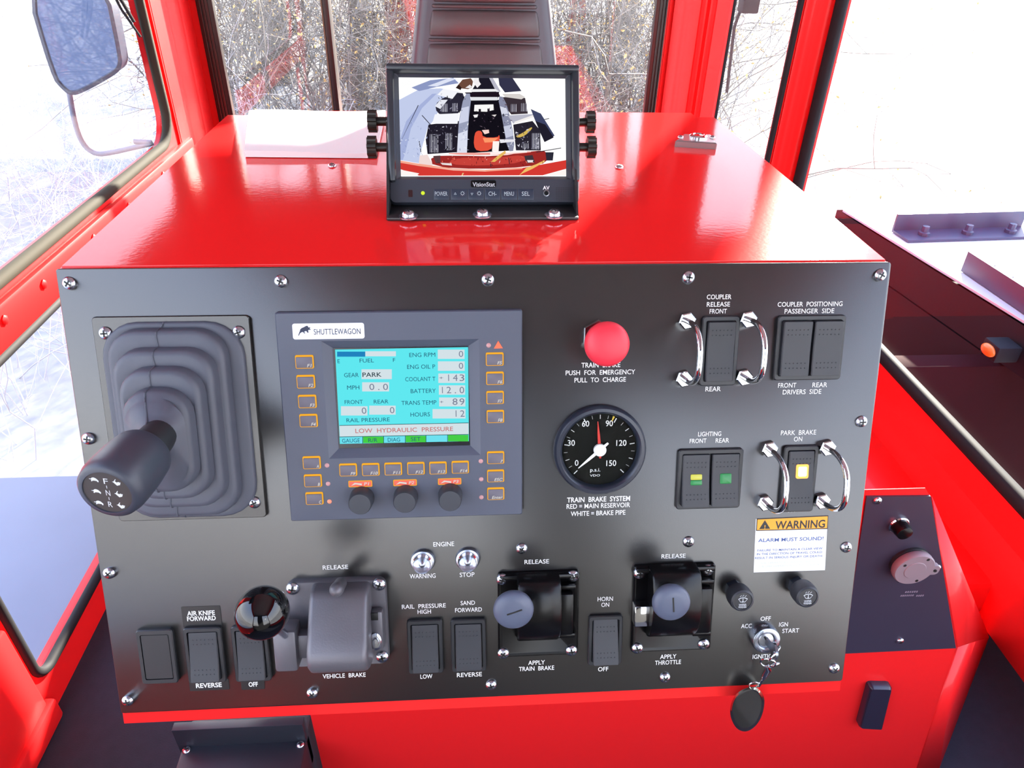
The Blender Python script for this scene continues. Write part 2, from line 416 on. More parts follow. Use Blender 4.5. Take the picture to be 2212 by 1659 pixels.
# black front plate
b = MB(); b.stack([(PW, PH, .002, -.002, PW / 2, -PH / 2), (PW, PH, .002, -.0004, PW / 2, -PH / 2), (PW - .0008, PH - .0008, .002, 0, PW / 2, -PH / 2)], M=PAN.M)
b.build('front_plate', BLKPLATE, console, CI)
PANL = CI @ PAN.M
rng = random.Random(5)
for (px, py) in ((148, 612), (606, 608), (1054, 604), (1488, 599), (1903, 594), (190, 948), (1862, 911), (235, 1239), (1829, 1183), (1127, 1186), (1488, 1171), (275, 1515), (674, 1499), (1061, 1481), (1437, 1465), (1803, 1445)):
    u, w = PAN.uv(px, py, .001); screw(console, u, w, 0, rot=rng.uniform(0, 1.5), M=PANL)
for (px, py) in ((717, 356), (1338, 359)):
    p = hit(px, py, 2, .001); screw(console, p.x, p.y, 0.0, r=.0036, M=CI)
def lettering(frame, rows, parent, Mloc, h=.0002, mat_=None, name='lettering', bold=0.006, shear=0.0, conv=lambda x, y: (x, y), hf=None):
    b = MB(); hh = h if hf is None else hf
    for (t, x0, x1, yc, cap) in rows:
        xm, y0 = conv((x0 + x1) / 2, yc - cap / 2); _, y1 = conv((x0 + x1) / 2, yc + cap / 2)
        ax0, ayc = conv(x0, yc); ax1, _ = conv(x1, yc)
        w0 = frame.uv(xm, y0, hh)[1]; w1 = frame.uv(xm, y1, hh)[1]
        mid = frame.uv(xm, (y0 + y1) / 2, hh)
        ua = frame.uv(ax0, (y0 + y1) / 2, hh)[0]; ub = frame.uv(ax1, (y0 + y1) / 2, hh)[0]
        b.text(t, ua, ub, mid[1], w0 - w1, h, shear, bold, M=Mloc)
    return b.build(name, mat_ or WHITE, parent, smooth=0, rec=False)
for rows in (
    [("COUPLER", 1527, 1580, 641, 10.5), ("RELEASE", 1527, 1577, 657, 10.5), ("FRONT", 1533, 1570, 672, 10.5)], [("REAR", 1524, 1557, 840, 10.5)],
    [("COUPLER  POSITIONING", 1680, 1820, 656.5, 10.5), ("PASSENGER  SIDE", 1695, 1802, 671.5, 10.5)],
    [("FRONT", 1681, 1720, 832, 10.5), ("REAR", 1755, 1787, 831, 10.5), ("DRIVERS  SIDE", 1691, 1774, 846, 10.5)],
    [("TRAIN  BRAKE", 1256, 1340, 788, 11), ("PUSH  FOR  EMERGENCY", 1222, 1372, 804, 10.5), ("PULL  TO  CHARGE", 1241, 1352, 820, 10.5)],
    [("RED = MAIN RESERVOIR", 1224, 1361, 1092, 10.5), ("WHITE = BRAKE PIPE", 1233, 1351, 1108, 10.5)],
    [("LIGHTING", 1508, 1558, 937, 10), ("FRONT", 1490, 1526, 952, 10), ("REAR", 1546, 1575, 951, 10)],
    [("PARK  BRAKE", 1687, 1763, 934, 10.5), ("ON", 1715, 1733, 948, 10.5)], [("OFF", 1699, 1721, 1101, 10)],
    [("ENGINE", 936, 981, 1175, 10)], [("WARNING", 885, 941, 1244, 10)], [("STOP", 993, 1025, 1241, 10)],
    [("RAIL  PRESSURE", 868, 963, 1309, 9.5), ("HIGH", 902, 931, 1321, 9.5)], [("LOW", 908, 934, 1461, 9.5)],
    [("SAND", 995, 1026, 1302, 9.5), ("FORWARD", 983, 1041, 1317, 9.5)], [("REVERSE", 987, 1041, 1457, 9.5)],
    [("RELEASE", 697, 752, 1225, 9.5)], [("VEHICLE  BRAKE", 697, 790, 1459, 9.5)], [("RELEASE", 1133, 1186, 1213, 9.5)],
    [("APPLY", 1141, 1177, 1431, 9.5), ("TRAIN  BRAKE", 1121, 1197, 1443.5, 9.5)],
    [("HORN", 1291, 1324, 1293.5, 9.5), ("ON", 1299, 1316, 1306, 9.5)], [("OFF", 1292, 1314, 1445, 9.5)],
    [("RELEASE", 1429, 1481, 1201, 9.5)], [("APPLY", 1426, 1461, 1418, 9.5), ("THROTTLE", 1415, 1471, 1430.5, 9.5)],
    [("OFF", 1643, 1665, 1336, 9.5)], [("ACC", 1601, 1624, 1352, 9.5)], [("IGN", 1683, 1702, 1348.5, 9.5)], [("START", 1690, 1726, 1362, 9.5)], [("IGNITION", 1626, 1678, 1417.5, 9.5)],
):
    lettering(PAN, rows, console, PANL)
lettering(PAN, [("TRAIN  BRAKE  SYSTEM", 1225, 1361, 1078, 11)], console, PANL, bold=.016)
# two stuck-on label tapes
TAPE = mat('black_label_tape', S(30, 29, 31), 0.35)
for (box, rows) in (((391, 1311, 480, 1352), [("AIR KNIFE", 404, 464, 1324, 10), ("FORWARD", 404, 466, 1335.5, 10)]), ((408, 1470, 496, 1489), [("REVERSE", 423, 479, 1480, 10)]), ((520, 1468, 572, 1488), [("OFF", 537, 557, 1478, 10)])):
    u0, w0 = PAN.uv(box[0], box[1]); u1, w1 = PAN.uv(box[2], box[3])
    b = MB(); b.stack([(u1 - u0, w0 - w1, .0005, 0, (u0 + u1) / 2, (w0 + w1) / 2), (u1 - u0, w0 - w1, .0005, .0002, (u0 + u1) / 2, (w0 + w1) / 2)], M=PANL)
    tp = b.build('label_tape', TAPE, console); lettering(PAN, rows, tp, PANL, h=.0004, bold=.02)
# ------------------------------------------------------------------ panel instruments
def on_panel(name, label, cat, px, py, group=None, h=0.0, uvc=None):
    u, w = uvc if uvc else PAN.uv(px, py, h)
    t = thing(name, label, cat, PAN.at(u, w), group)
    return t, t.matrix_world.inverted() @ PAN.M, u, w
def rocker_profile(L, a, b_, dip):
    """(y, z) outline of a rocker paddle: a = height at the bottom end, b_ = at the top end"""
    P = []
    for i in range(13):
        s = i / 12; y = (s - .5) * L
        P.append((y, a + (b_ - a) * s - dip * (1 - (2 * s - 1) ** 2)))
    top = P[:]
    top[0] = (top[0][0] + .0003, top[0][1] - .0002); top[-1] = (top[-1][0] - .0003, top[-1][1] - .0002)
    return [(-L / 2, .0004)] + [(-L / 2, top[0][1] - .0009)] + top + [(L / 2, top[-1][1] - .0009), (L / 2, .0004)]
def shrink(prof, d):
    return [(y * (1 - d / .02), z if z < .0005 else z - d) for y, z in prof]
def add_rocker(parent, x, w, L, a, b_, dip, dots=(True, True), lens=None, name='rocker', label=None):
    b = MB(); pr = rocker_profile(L, a, b_, dip); q = shrink(pr, .0006)
    b.loops([[(x + xx, y, z) for y, z in P] for xx, P in ((-w / 2, q), (-w / 2 + .0006, pr), (w / 2 - .0006, pr), (w / 2, q))])
    def zat(y):
        s = y / L + .5; return a + (b_ - a) * s - dip * (1 - (2 * s - 1) ** 2)
    for e_, on in ((1, dots[0]), (-1, dots[1])):
        if not on: continue
        for r_ in (0, 1):
            for k in range(6):
                y = e_ * (L * .5 - .0055 - r_ * .0032); xx = x + (k - 2.5) * w * .135
                b.lathe([(.0005, -.0003), (.00045, .00015), (.0002, .0003)], 6, M=Matrix.Translation((xx, y, zat(y))))
    o = b.build(name, BLKS, parent, smooth=30)
    if lens:
        for (y0, y1, m, nm) in lens:
            l = MB(); zc = zat((y0 + y1) / 2); sl = math.atan2(zat(y1) - zat(y0), y1 - y0)
            l.stack([(.0078, y1 - y0, .0008, -.001), (.0078, y1 - y0, .0008, .0003), (.0070, y1 - y0 - .0008, .0006, .0005)], M=Matrix.Translation((x, (y0 + y1) / 2, zc)) @ Matrix.Rotation(sl, 4, 'X'))
            l.build(nm, m, o)
    return o
def bezel(parent, w, h, iw, ih, ht=.0032, iy=0.0, name='bezel'):
    b = MB()
    b.stack([(w, h, .0022, 0), (w, h, .0022, ht - .0007), (w - .0012, h - .0012, .0018, ht), (iw, ih, .0012, ht, 0, iy), (iw, ih, .0012, .0006, 0, iy)], cap0=False)
    return b.build(name, BLK, parent)
def rocker_switch(label, px, py, w, h, state=(.0062, .0062, .0012), lens=None, n=1, rw=None, group=None, name='rocker_switch', cat='switch'):
    t, L, u, ww = on_panel(name, label, cat, px, py, group)
    iw, ih = w - .0050, h - .0058
    bezel(t, w, h, iw, ih)
    if n == 1:
        add_rocker(t, 0, iw - .0014, ih - .001, *state, lens=lens)
    else:
        ws = (iw - .0018) / 2 - .0002
        for k in range(2):
            add_rocker(t, (-1 if k == 0 else 1) * (ws / 2 + .0008), ws, ih - .001, *(state[k] if isinstance(state[0], tuple) else state), lens=(lens[k] if lens else None))
    return t
YEL = mat('yellow_green_lens', S(178, 176, 60), 0.35, emit=S(120, 120, 30), estr=.35)
GRN = mat('green_lens', S(30, 120, 60), 0.3, emit=S(20, 100, 40), estr=.25)
ORL = emat('lit_orange_lens', (1.0, .42, .10, 1), 2.2)
ORLC = emat('lit_orange_lens_core', (1.0, .80, .50, 1), 3.0)
rocker_switch("black rocker switch labelled COUPLER RELEASE between two chrome loops", 1551, 757, .0246, .0460)
rocker_switch("black double rocker switch labelled COUPLER POSITIONING at the top right of the panel", 1745, 750, .0455, .0430, n=2, state=(.0068, .0068, .0006), name='double_rocker_switch')
rocker_switch("black double rocker switch labelled LIGHTING with small green and yellow windows", 1530, 1032, .0445, .0428, n=2, state=((.0085, .0040, .0008), (.0082, .0040, .0008)),
              lens=([(.0008, .0046, YEL, 'yellow_lens'), (-.0028, .0006, GRN, 'green_lens')], [(-.0024, .0046, GRN, 'green_lens')]), name='double_rocker_switch')
t = rocker_switch("black rocker switch labelled PARK BRAKE with a glowing orange window", 1722, 1032, .0240, .0480, state=(.0088, .0042, .0008))
l = MB(); l.stack([(.0086, .0098, .0012, 0), (.0086, .0098, .0012, .0006)], M=Matrix.Translation((.0005, .0065, .0050)) @ Matrix.Rotation(-.10, 4, 'X'))
rk = [c for c in t.children if c.name.startswith('rocker')][0]
lo = l.build('indicator_lens', ORL, rk)
l = MB(); l.stack([(.0058, .0068, .001, 0.0007), (.0058, .0068, .001, .0009)], M=Matrix.Translation((.0005, .0065, .0050)) @ Matrix.Rotation(-.10, 4, 'X'))
lo = l.build('indicator_lens', ORLC, rk)
# blank plug, bottom left
t, L, u, w = on_panel('blanking_plug', 'black blank switch cover with no rocker at the lower left of the panel', 'switch cover', 343, 1414)
b = MB(); b.stack([(.0243, .0415, .0022, 0), (.0243, .0415, .0022, .0026), (.0231, .0403, .0018, .0033), (.0190, .0346, .0012, .0033), (.0190, .0346, .0012, .0012), (.0184, .0340, .001, .0012), (.0184, .0340, .001, .0026), (.0178, .0334, .001, .0030)]); b.build('cover', BLK, t)
rocker_switch("black rocker switch under an AIR KNIFE FORWARD label tape", 445, 1411, .0256, .0425, state=(.0076, .0030, .0008))
rocker_switch("black rocker switch above an OFF label tape, partly behind the shiny black ball", 545, 1408, .0245, .0430, state=(.0070, .0034, .0008))
rocker_switch("black rocker switch labelled RAIL PRESSURE, HIGH and LOW", 919, 1393, .0245, .0420, state=(.0074, .0034, .0004))
rocker_switch("black rocker switch labelled SAND, FORWARD and REVERSE", 1012, 1390, .0245, .0412, state=(.0070, .0036, .0004))
rocker_switch("black rocker switch labelled HORN between the two black lever housings", 1306, 1379, .0244, .0392, state=(.0088, .0018, .0004))

# chrome loop guards
def guard(label, p0, p1):
    (u0, w0), (u1, w1) = PAN.uv(*p0, .003), PAN.uv(*p1, .003); u, w = (u0 + u1) / 2, (w0 + w1) / 2; hy = (w0 - w1) / 2
    t = thing('guard_loop', label, 'guard', PAN.at(u, w), 'chrome guard loops')
    t['group'] = 'chrome guard loops beside the rocker switches'
    pts = [(0, hy, 0)]
    for i in range(25):
        a = PI * i / 24; c, s = math.cos(a), math.sin(a)
        pts.append((0, hy * math.copysign(abs(c) ** .75, c), .0085 + .0240 * s ** .85))
    pts.append((0, -hy, 0))
    b = MB(); b.tube(pts, .0019, 14); b.build('loop_bar', CHROME, t)
    for y in (hy, -hy):
        b = MB(); b.lathe([(.0057, 0), (.0057, .0046), (.0049, .0053), (.0022, .0053)], 6, c=(0, y), ph=.2); b.build('hex_nut', CHROME, t, smooth=20)
guard("chrome loop guard on the left of the COUPLER RELEASE switch", (1484, 693), (1477, 818))
guard("chrome loop guard on the right of the COUPLER RELEASE switch", (1615, 690), (1608, 815))
guard("chrome loop guard on the left of the PARK BRAKE switch", (1661, 970), (1653, 1086))
guard("chrome loop guard on the right of the PARK BRAKE switch", (1785, 967), (1776, 1082))

# red emergency knob
REDKN = mat('red_knob_plastic', S(225, 48, 66), 0.45)
t, L, u, w = on_panel('emergency_brake_control', 'round red TRAIN BRAKE push pull knob on a chrome hex nut', 'knob', 1313, 745, h=.038)
b = MB(); b.lathe([(.0105, 0), (.0105, .006), (.0098, .0072), (.005, .0072)], 6, ph=.5); b.build('hex_nut', CHROME, t, smooth=25)
b = MB(); b.lathe([(.0042, .006), (.0042, .030)], 20); b.build('stem', STEEL, t)
b = MB(); b.lathe([(.006, .022), (.0095, .025), (.0128, .0305), (.0136, .035), (.0132, .0375), (.0115, .0398), (.008, .0412), (.003, .0418), (.0005, .0418)], 40); b.build('knob_head', REDKN, t, smooth=60)

# air gauge
t, L, u, w = on_panel('air_pressure_gauge', 'round black air pressure gauge with a red and a white needle', 'gauge', 1293.5, 968)
b = MB(); b.lathe([(.0300, 0), (.0307, .001), (.0309, .004), (.0305, .0062), (.0292, .0076), (.0272, .0078), (.0258, .0066), (.0252, .0040), (.0250, .0022)], 64, cap1=False, cap0=False); b.build('bezel_ring', mat('bezel_black', S(36, 41, 54), 0.3), t)
b = MB(); b.lathe([(.0255, .0012), (.0255, .0022)], 48); b.build('dial', mat('dial_black', S(18, 18, 16), 0.6, spec=.1), t)
b = MB()
c6 = lambda x, y: (1160 + x / 2.836, 580 + y / 2.836)
cxy = Vector(PAN.uv(*c6(372, 1100), .0024)) - Vector((u, w))
for i in range(21):
    a = math.radians(225 - 13.5 * i); maj = i % 4 == 0; mid = i % 4 == 2
    r0, r1, wd = (.0205, .0238, .00055) if maj else ((.0210, .0238, .00042) if mid else (.0214, .0238, .00022))
    T = Matrix.Rotation(a, 4, 'Z'); b.flat([(r0, -wd / 2), (r1, -wd / 2), (r1, wd / 2), (r0, wd / 2)], .0024, M=T)
T = L
for (s_, x, y, wd) in (("0", 243, 1190, 22), ("30", 210, 1068, 44), ("60", 298, 950, 44), ("90", 443, 948, 44), ("120", 517, 1068, 62), ("150", 455, 1192, 60)):
    p0 = PAN.uv(*c6(x - wd / 2, y), .0024); p1 = PAN.uv(*c6(x + wd / 2, y), .0024); b.text(s_, p0[0], p1[0], p0[1], .0042, .0024, 0, .004, M=L)
for (s_, x, y, wd, cp) in (("p.s.i.", 357, 1233, 62, .0026), ("VDO", 355, 1268, 62, .0016)):
    p0 = PAN.uv(*c6(x - wd / 2, y), .0024); p1 = PAN.uv(*c6(x + wd / 2, y), .0024); b.text(s_, p0[0], p1[0], p0[1], cp, .0024, 0, .004, M=L)
b.build('dial_markings', WHITE, t, smooth=0, rec=False)
b = MB(); b.flat([(-.0007, 0), (.0007, 0), (.0002, -.0036), (-.0002, -.0036)], .0025, M=Matrix.Rotation(math.radians(-22), 4, 'Z') @ Matrix.Translation((0, .0243, 0))); b.build('yellow_mark', mat('yellow_print', S(225, 190, 60), .6), t, rec=False)
def needle(nm, ang, ln, tail, wd, z, m, lab):
    b = MB(); b.prism([(-tail, -wd * .55), (-tail, wd * .55), (0, wd), (ln * .55, wd * .7), (ln, .0002), (ln, -.0002), (ln * .55, -wd * .7), (0, -wd)], z, z + .0005, M=Matrix.Rotation(math.radians(ang), 4, 'Z'))
    o = b.build(nm, m, t); o['label'] = lab
needle('needle', 95, .0195, .006, .0011, .0030, mat('needle_red', S(200, 40, 30), .5), 'red needle')
needle('needle', 221, .0188, .0072, .0012, .0038, mat('needle_white', S(240, 240, 240), .5), 'white needle')
b = MB(); b.lathe([(.0042, .0030), (.0042, .0050), (.0036, .0056), (.0005, .0057)], 24); b.build('needle_hub', mat('needle_white', S(240, 240, 240), .5), t)
b = MB(); b.lathe([(.0262, .0064), (.0262, .0068)], 48); b.build('lens', clear_pane('gauge_glass', (.97, .98, .97, 1)), t)

# two clear engine lamps
CLEAR = mat('clear_lens_plastic', (1, 1, 1, 1), 0.03, trans=1.0)
MIRR = mat('lamp_reflector', S(190, 198, 214), 0.3, metal=1.0)
def lamp(px, py, label):
    t, L, u, w = on_panel('indicator_lamp', label, 'lamp', px, py, 'clear engine lamps under ENGINE')
    b = MB(); b.lathe([(.0084, 0), (.0084, .0018), (.0078, .0030), (.0066, .0034), (.0060, .0026), (.0030, .0012), (.0004, .0010)], 36); b.build('lamp_rim', MIRR, t)
    b = MB(); b.lathe([(.0064, .0030), (.0066, .0060), (.0058, .0086), (.0040, .0102), (.0015, .0108), (.0003, .0108)], 32); b.build('lens', CLEAR, t)
    b = MB(); b.lathe([(.0018, .0012), (.0018, .0055), (.0008, .0066), (.0002, .0067)], 16); b.build('bulb', MIRR, t)
lamp(913, 1210, "clear round lamp over the word WARNING")
lamp(1010, 1206, "clear round lamp over the word STOP")

# shifter: plate, boot, lever and grip
t, L, u, w = on_panel('gear_lever', 'black gear shift lever with ribbed rubber boot and round F N R grip', 'gear lever', 0, 0, uvc=(.0650, -.0960))
b = MB(); b.stack([(.0942, .1340, .0025, 0), (.0942, .1340, .0025, .0016), (.0932, .1330, .0022, .0022)]); b.build('base_plate', BLKPLATE, t)
for (px, py) in ((227, 720), (515, 718), (549, 1086)):
    uu, wv = PAN.uv(px, py, .003); screw(t, uu - u, wv - w, .0022, rot=rng.uniform(0, 1.5))
def band(l, r_, top, bot, h):   # photo extents -> boot ring centre and size at height h (u, w)
    u0, wv = PAN.uv(l, (top + bot) / 2, h); u1, _ = PAN.uv(r_, (top + bot) / 2, h); _, w0 = PAN.uv((l + r_) / 2, top, h); _, w1 = PAN.uv((l + r_) / 2, bot, h)
    return (u1 - u0, w0 - w1, (u0 + u1) / 2 - u, (w0 + w1) / 2 - w)
rings = [band(240, 541, 695, 1118, .004), band(250, 497, 716, 1116, .013), band(258, 470, 759, 1097, .022), band(268, 440, 801, 1079, .031), band(270, 412, 847, 1064, .040)]
b = MB(); sp = []
W0, H0, cx, cy = rings[0]; sp += [(W0, H0, .022, .0022, cx, cy), (W0 - .0006, H0 - .0006, .022, .0042, cx, cy), (W0 - .003, H0 - .003, .021, .0052, cx, cy)]
W1, H1, cx, cy = rings[1]; sp += [(W1 + .002, H1 + .002, .018, .0048, cx, cy), (W1 + .001, H1 + .001, .018, .0105, cx, cy), (W1 - .001, H1 - .001, .017, .0125, cx, cy), (W1 - .005, H1 - .005, .016, .0132, cx, cy)]
for k, zz in ((2, .022), (3, .031), (4, .040)):
    Wk, Hk, cx, cy = rings[k]
    sp += [(Wk + .0025, Hk + .0025, .017, zz - .0085, cx, cy), (Wk + .001, Hk + .001, .016, zz - .0025, cx, cy), (Wk - .001, Hk - .001, .015, zz, cx, cy), (Wk - .006, Hk - .006, .0135, zz + .0008, cx, cy)]
Wk, Hk, cx, cy = rings[4]
nk = Vector(PAN.uv(333, 950, .055)) - Vector((u, w))
for s_, zz in ((.80, .0440), (.58, .0475), (.40, .0510), (.30, .0545)):
    k = (1 - s_) / .7; sp.append((Wk * s_ + .004, Hk * s_ * (1 - .38 * k) + .004, .011 * s_ + .004, zz, cx * (1 - k) + nk.x * k, cy * (1 - k) + nk.y * k))
b.stack(sp, n=6); ob = b.build('rubber_boot', RUB, t, smooth=55)
b = MB()
for k in range(1, len(sp) - 1):
    a_, c_ = sp[k], sp[k + 1]
    for s_ in (1, -1):
        b.tube([(a_[4] - .004, a_[5] + s_ * a_[1] / 2, a_[3] + .0001), (c_[4] - .004, c_[5] + s_ * c_[1] / 2, c_[3] + .0001)], .0005, 6)
b.build('mould_seam', RUB, ob)
k0 = Vector((nk.x, nk.y, .050)); f_ = Vector(PAN.uv(231, 1065, .100)) - Vector((u, w)); k1 = Vector((f_.x, f_.y, .100)); ax = (k1 - k0).normalized(); G = axis_M(k0, ax); ln = (k1 - k0).length
b = MB(); b.lathe([(.0098, -.004), (.0100, .003), (.0104, .008), (.0108, .014), (.0100, .0165)], 32, M=G); b.build('neck_ring', BLK, t)
b = MB(); b.lathe([(.0120, .0150), (.0150, .0158), (.0160, .0180), (.0165, .022), (.0172, .030), (.0174, ln - .012), (.0172, ln - .006), (.0162, ln - .0018), (.0146, ln - .0002), (.0126, ln), (.0124, ln - .0008)], 56, M=G, cap1=False); gp = b.build('grip', mat('grip_black', S(54, 58, 70), .42), t, smooth=50)
b = MB(); b.lathe([(.0124, ln - .0012), (.0124, ln - .0006)], 48, M=G); fp = b.build('grip_face', mat('grip_face_dark', S(56, 52, 48), .4), gp)
# face marks live in the face's own plane, upright
fy = (PAN.M.to_3x3().inverted() @ Vector((0, 0, 1))); fy = (fy - ax * fy.dot(ax)).normalized(); fx = fy.cross(ax)
FM = Matrix(((fx.x, fy.x, ax.x, 0), (fx.y, fy.y, ax.y, 0), (fx.z, fy.z, ax.z, 0), (0, 0, 0, 1))); FM = Matrix.Translation(k0 + ax * (ln - .0005)) @ FM @ Matrix.Rotation(-.08, 4, 'Z')
b = MB()
for i, (s_, y) in enumerate((("F", .0071), ("N", -.0002), ("R", -.0075))):
    b.text(s_, -.0009, .0013, y, .0036, 0, 0, 0, M=FM)
    tx, rx = -.0056, .0056
    tort = [(.001 * p, .001 * q) for p, q in ((-2.5, .1), (-1.4, 0), (-1.7, -.6), (-1.4, -.9), (-.9, -.5), (0, -.4), (1.2, -.45), (1.6, -.85), (2.0, -.95), (2.2, -.3), (1.8, .1), (.9, .75), (-.1, 1.0), (-1.0, .85), (-1.6, .35), (-2.6, .3))]
    b.flat([(tx + x, y + 1.4 * yy) for x, yy in tort], 0, M=FM)
    hare = [(.001 * p, .001 * q) for p, q in ((-1.6, -.1), (-.9, -.7), (0, -1.5), (.4, -1.6), (.9, -1.3), (1.6, -1.2), (1.9, -.6), (2.2, .2), (1.7, .1), (1.0, .35), (.3, -.05), (-.6, .4), (-.05, 1.45), (-.3, 1.55), (-1.3, .35), (-2.2, .05))]
    b.flat([(rx + x, y + 1.25 * yy) for x, yy in hare], 0, M=FM)
for y in (.0071, -.0002): b.flat([(0, y - .0046), (.0003, y - .0046), (.0003, y - .0028), (0, y - .0028)], 0, M=FM)
b.build('grip_marks', mat('grip_print', S(205, 210, 215), .6), fp, smooth=0, rec=False)
# ------------------------------------------------------------------ operator display
c5 = lambda x, y: (580 + x / 3.386, 650 + y / 3.386)
HD = .0070
t, L, u, w = on_panel('operator_display', 'grey operator display with a cyan screen and orange backlit keys', 'display', 0, 0, uvc=(.2040, -.0975))
def lu(px, py, h): a, b_ = PAN.uv(px, py, h); return a - u, b_ - w
(ax0, ay1), (ax1, ay0) = lu(595, 678, HD), lu(1126, 1110, HD)
(bx0, by1), (bx1, by0) = lu(694, 737, HD), lu(1038.5, 983, HD)
(sx0, sy1), (sx1, sy0) = lu(719, 752, .003), lu(1015, 962, .003)
cxa, cya = (ax0 + ax1) / 2, (ay0 + ay1) / 2; WA, HA = ax1 - ax0, ay1 - ay0
b = MB(); b.stack([(WA + .0014, HA + .0014, .001, 0, cxa, cya), (WA + .0014, HA + .0014, .001, HD - .001, cxa, cya), (WA, HA, .001, HD, cxa, cya),
                   (bx1 - bx0, by1 - by0, .0003, HD, (bx0 + bx1) / 2, (by0 + by1) / 2), (sx1 - sx0, sy1 - sy0, .0003, .0026, (sx0 + sx1) / 2, (sy0 + sy1) / 2)], n=2)
b.build('housing', GREYPL, t, smooth=20)
b = MB(); b.stack([(sx1 - sx0, sy1 - sy0, .0003, .0024, (sx0 + sx1) / 2, (sy0 + sy1) / 2), (sx1 - sx0, sy1 - sy0, .0003, .0029, (sx0 + sx1) / 2, (sy0 + sy1) / 2)], n=1)
scr = b.build('screen', mat('screen_black', S(14, 16, 24), .25), t)
SCM = [emat('screen_cyan', S(96, 232, 240)), emat('screen_white', S(212, 226, 232)), emat('screen_blue', S(34, 130, 190)), emat('screen_green', S(70, 205, 70)), emat('screen_ink', S(40, 92, 120)), emat('screen_grey', S(120, 128, 150)), emat('screen_red', S(200, 120, 120)), emat('screen_dark', S(40, 60, 70)), emat('screen_pale', S(110, 225, 240))]
SH = .0030
def sq(b, x0, y0, x1, y1, m, z):
    P = [lu(*c5(x, y), SH) for x, y in ((x0, y1), (x1, y1), (x1, y0), (x0, y0))]; b.mi = m; b.flat(P, z)
def stx(b, s_, x0, x1, y, cap, m, z=SH + .00015, bold=.0, shear=0):
    a_, yy = lu(*c5(x0, y), SH); c_, _ = lu(*c5(x1, y), SH); _, y1 = lu(*c5((x0 + x1) / 2, y - cap / 2), SH); _, y2 = lu(*c5((x0 + x1) / 2, y + cap / 2), SH)
    b.mi = m; n0 = len(b.bm.faces); b.text(s_, a_, c_, (y1 + y2) / 2, y1 - y2, z, shear, bold)
    b.bm.faces.ensure_lookup_table()
    for k in range(n0, len(b.bm.faces)): b.bm.faces[k].material_index = m
b = MB()
P = [lu(*c5(*q), SH) for q in ((522, 1046), (1466, 1026), (1460, 338), (487, 356))]; b.mi = 0; b.flat(P, SH)
z1 = SH + .00006
sq(b, 502, 371, 708, 408, 2, z1); sq(b, 708, 368, 932, 405, 1, z1)
for q in ((680, 500, 902, 572), (685, 595, 882, 662), (530, 770, 724, 838), (737, 766, 930, 832), (1238, 356, 1434, 424), (1239, 442, 1435, 511), (1242, 531, 1437, 600), (1246, 617, 1438, 686), (1248, 706, 1440, 772), (1200, 791, 1441, 860)): sq(b, *q, 1, z1)
P = [lu(*c5(*q), SH) for q in ((521, 992), (1464, 974), (1463, 894), (519, 912))]; b.mi = 1; b.flat(P, z1)
xs = (525, 689, 842, 1001, 1152, 1310, 1464)
for k in range(6):
    y0 = 994 - 19 * (xs[k] - 525) / 940; y1 = 1045 - 19 * (xs[k] - 525) / 940
    sq(b, xs[k] + 3, y0 + 2, xs[k + 1] - 2, y1 - 2, 3 if k % 2 else 8, z1)
b.mi = 7
for ya, yb in ((909, 890), (993, 974)):
    P = [lu(*c5(*q), SH) for q in ((519, ya + 4), (1463, yb + 4), (1463, yb), (519, ya))]; b.flat(P, z1 + .00004)
for x in xs[1:-1]:
    y0 = 994 - 19 * (x - 525) / 940; sq(b, x - 2, y0, x + 2, y0 + 52, 7, z1 + .00004)
for r_ in (("E", 505, 522, 440, 30), ("FUEL", 666, 771, 435, 30), ("F", 910, 927, 431, 28), ("GEAR", 553, 660, 541, 32), ("MPH", 575, 665, 632, 32), ("ENG RPM", 1030, 1220, 393, 32), ("ENG OIL P", 1014, 1219, 480, 32), ("COOLANT T", 1000, 1221, 570, 32), ("BATTERY", 1040, 1224, 657, 32),
           ("FRONT", 557, 690, 738, 30), ("REAR", 770, 877, 735, 30), ("TRANS TEMP", 972, 1228, 743, 32), ("HOURS", 1038, 1181, 829, 32), ("RAIL PRESSURE", 570, 887, 869, 30)): stx(b, *r_, 4)
stx(b, "PARK", 687, 827, 538, 34, 7, bold=.008)
for r_ in (("0", 1392, 1424, 386, 46), ("0", 1392, 1424, 473, 46), ("+", 1248, 1278, 562, 24), ("143", 1300, 1432, 560, 50), ("12.0", 1255, 1431, 650, 50), ("+", 1252, 1280, 738, 24), ("89", 1346, 1433, 735, 50), ("12", 1356, 1434, 822, 50), ("0.0", 738, 874, 627, 48), ("0", 682, 716, 801, 48), ("0", 888, 921, 797, 48)):
    n_ = len(r_[0]); gap = 14 if n_ > 1 else 0; cw = (r_[2] - r_[1] - gap * (n_ - 1)) / n_      # one fixed cell per character
    for k, ch in enumerate(r_[0]):
        xa = r_[1] + k * (cw + gap); m_ = cw / 2
        if ch == '.': stx(b, ch, xa + m_ - 5, xa + m_ + 5, r_[3], r_[4], 5)
        elif ch == '1': stx(b, ch, xa + m_ - 3, xa + m_ + 3, r_[3], r_[4], 5)
        else: stx(b, ch, xa, xa + cw, r_[3], r_[4], 5)
stx(b, "LOW  HYDRAULIC  PRESSURE", 635, 1350, 942, 33, 6, bold=.008)
for r_ in (("GAUGE", 538, 668, 1020, 30), ("R/R", 730, 797, 1017, 30), ("DIAG", 872, 962, 1014, 30), ("SET", 1042, 1112, 1009, 30)): stx(b, *r_, 4)
b.build('screen_picture', SCM, scr, smooth=0, rec=False)
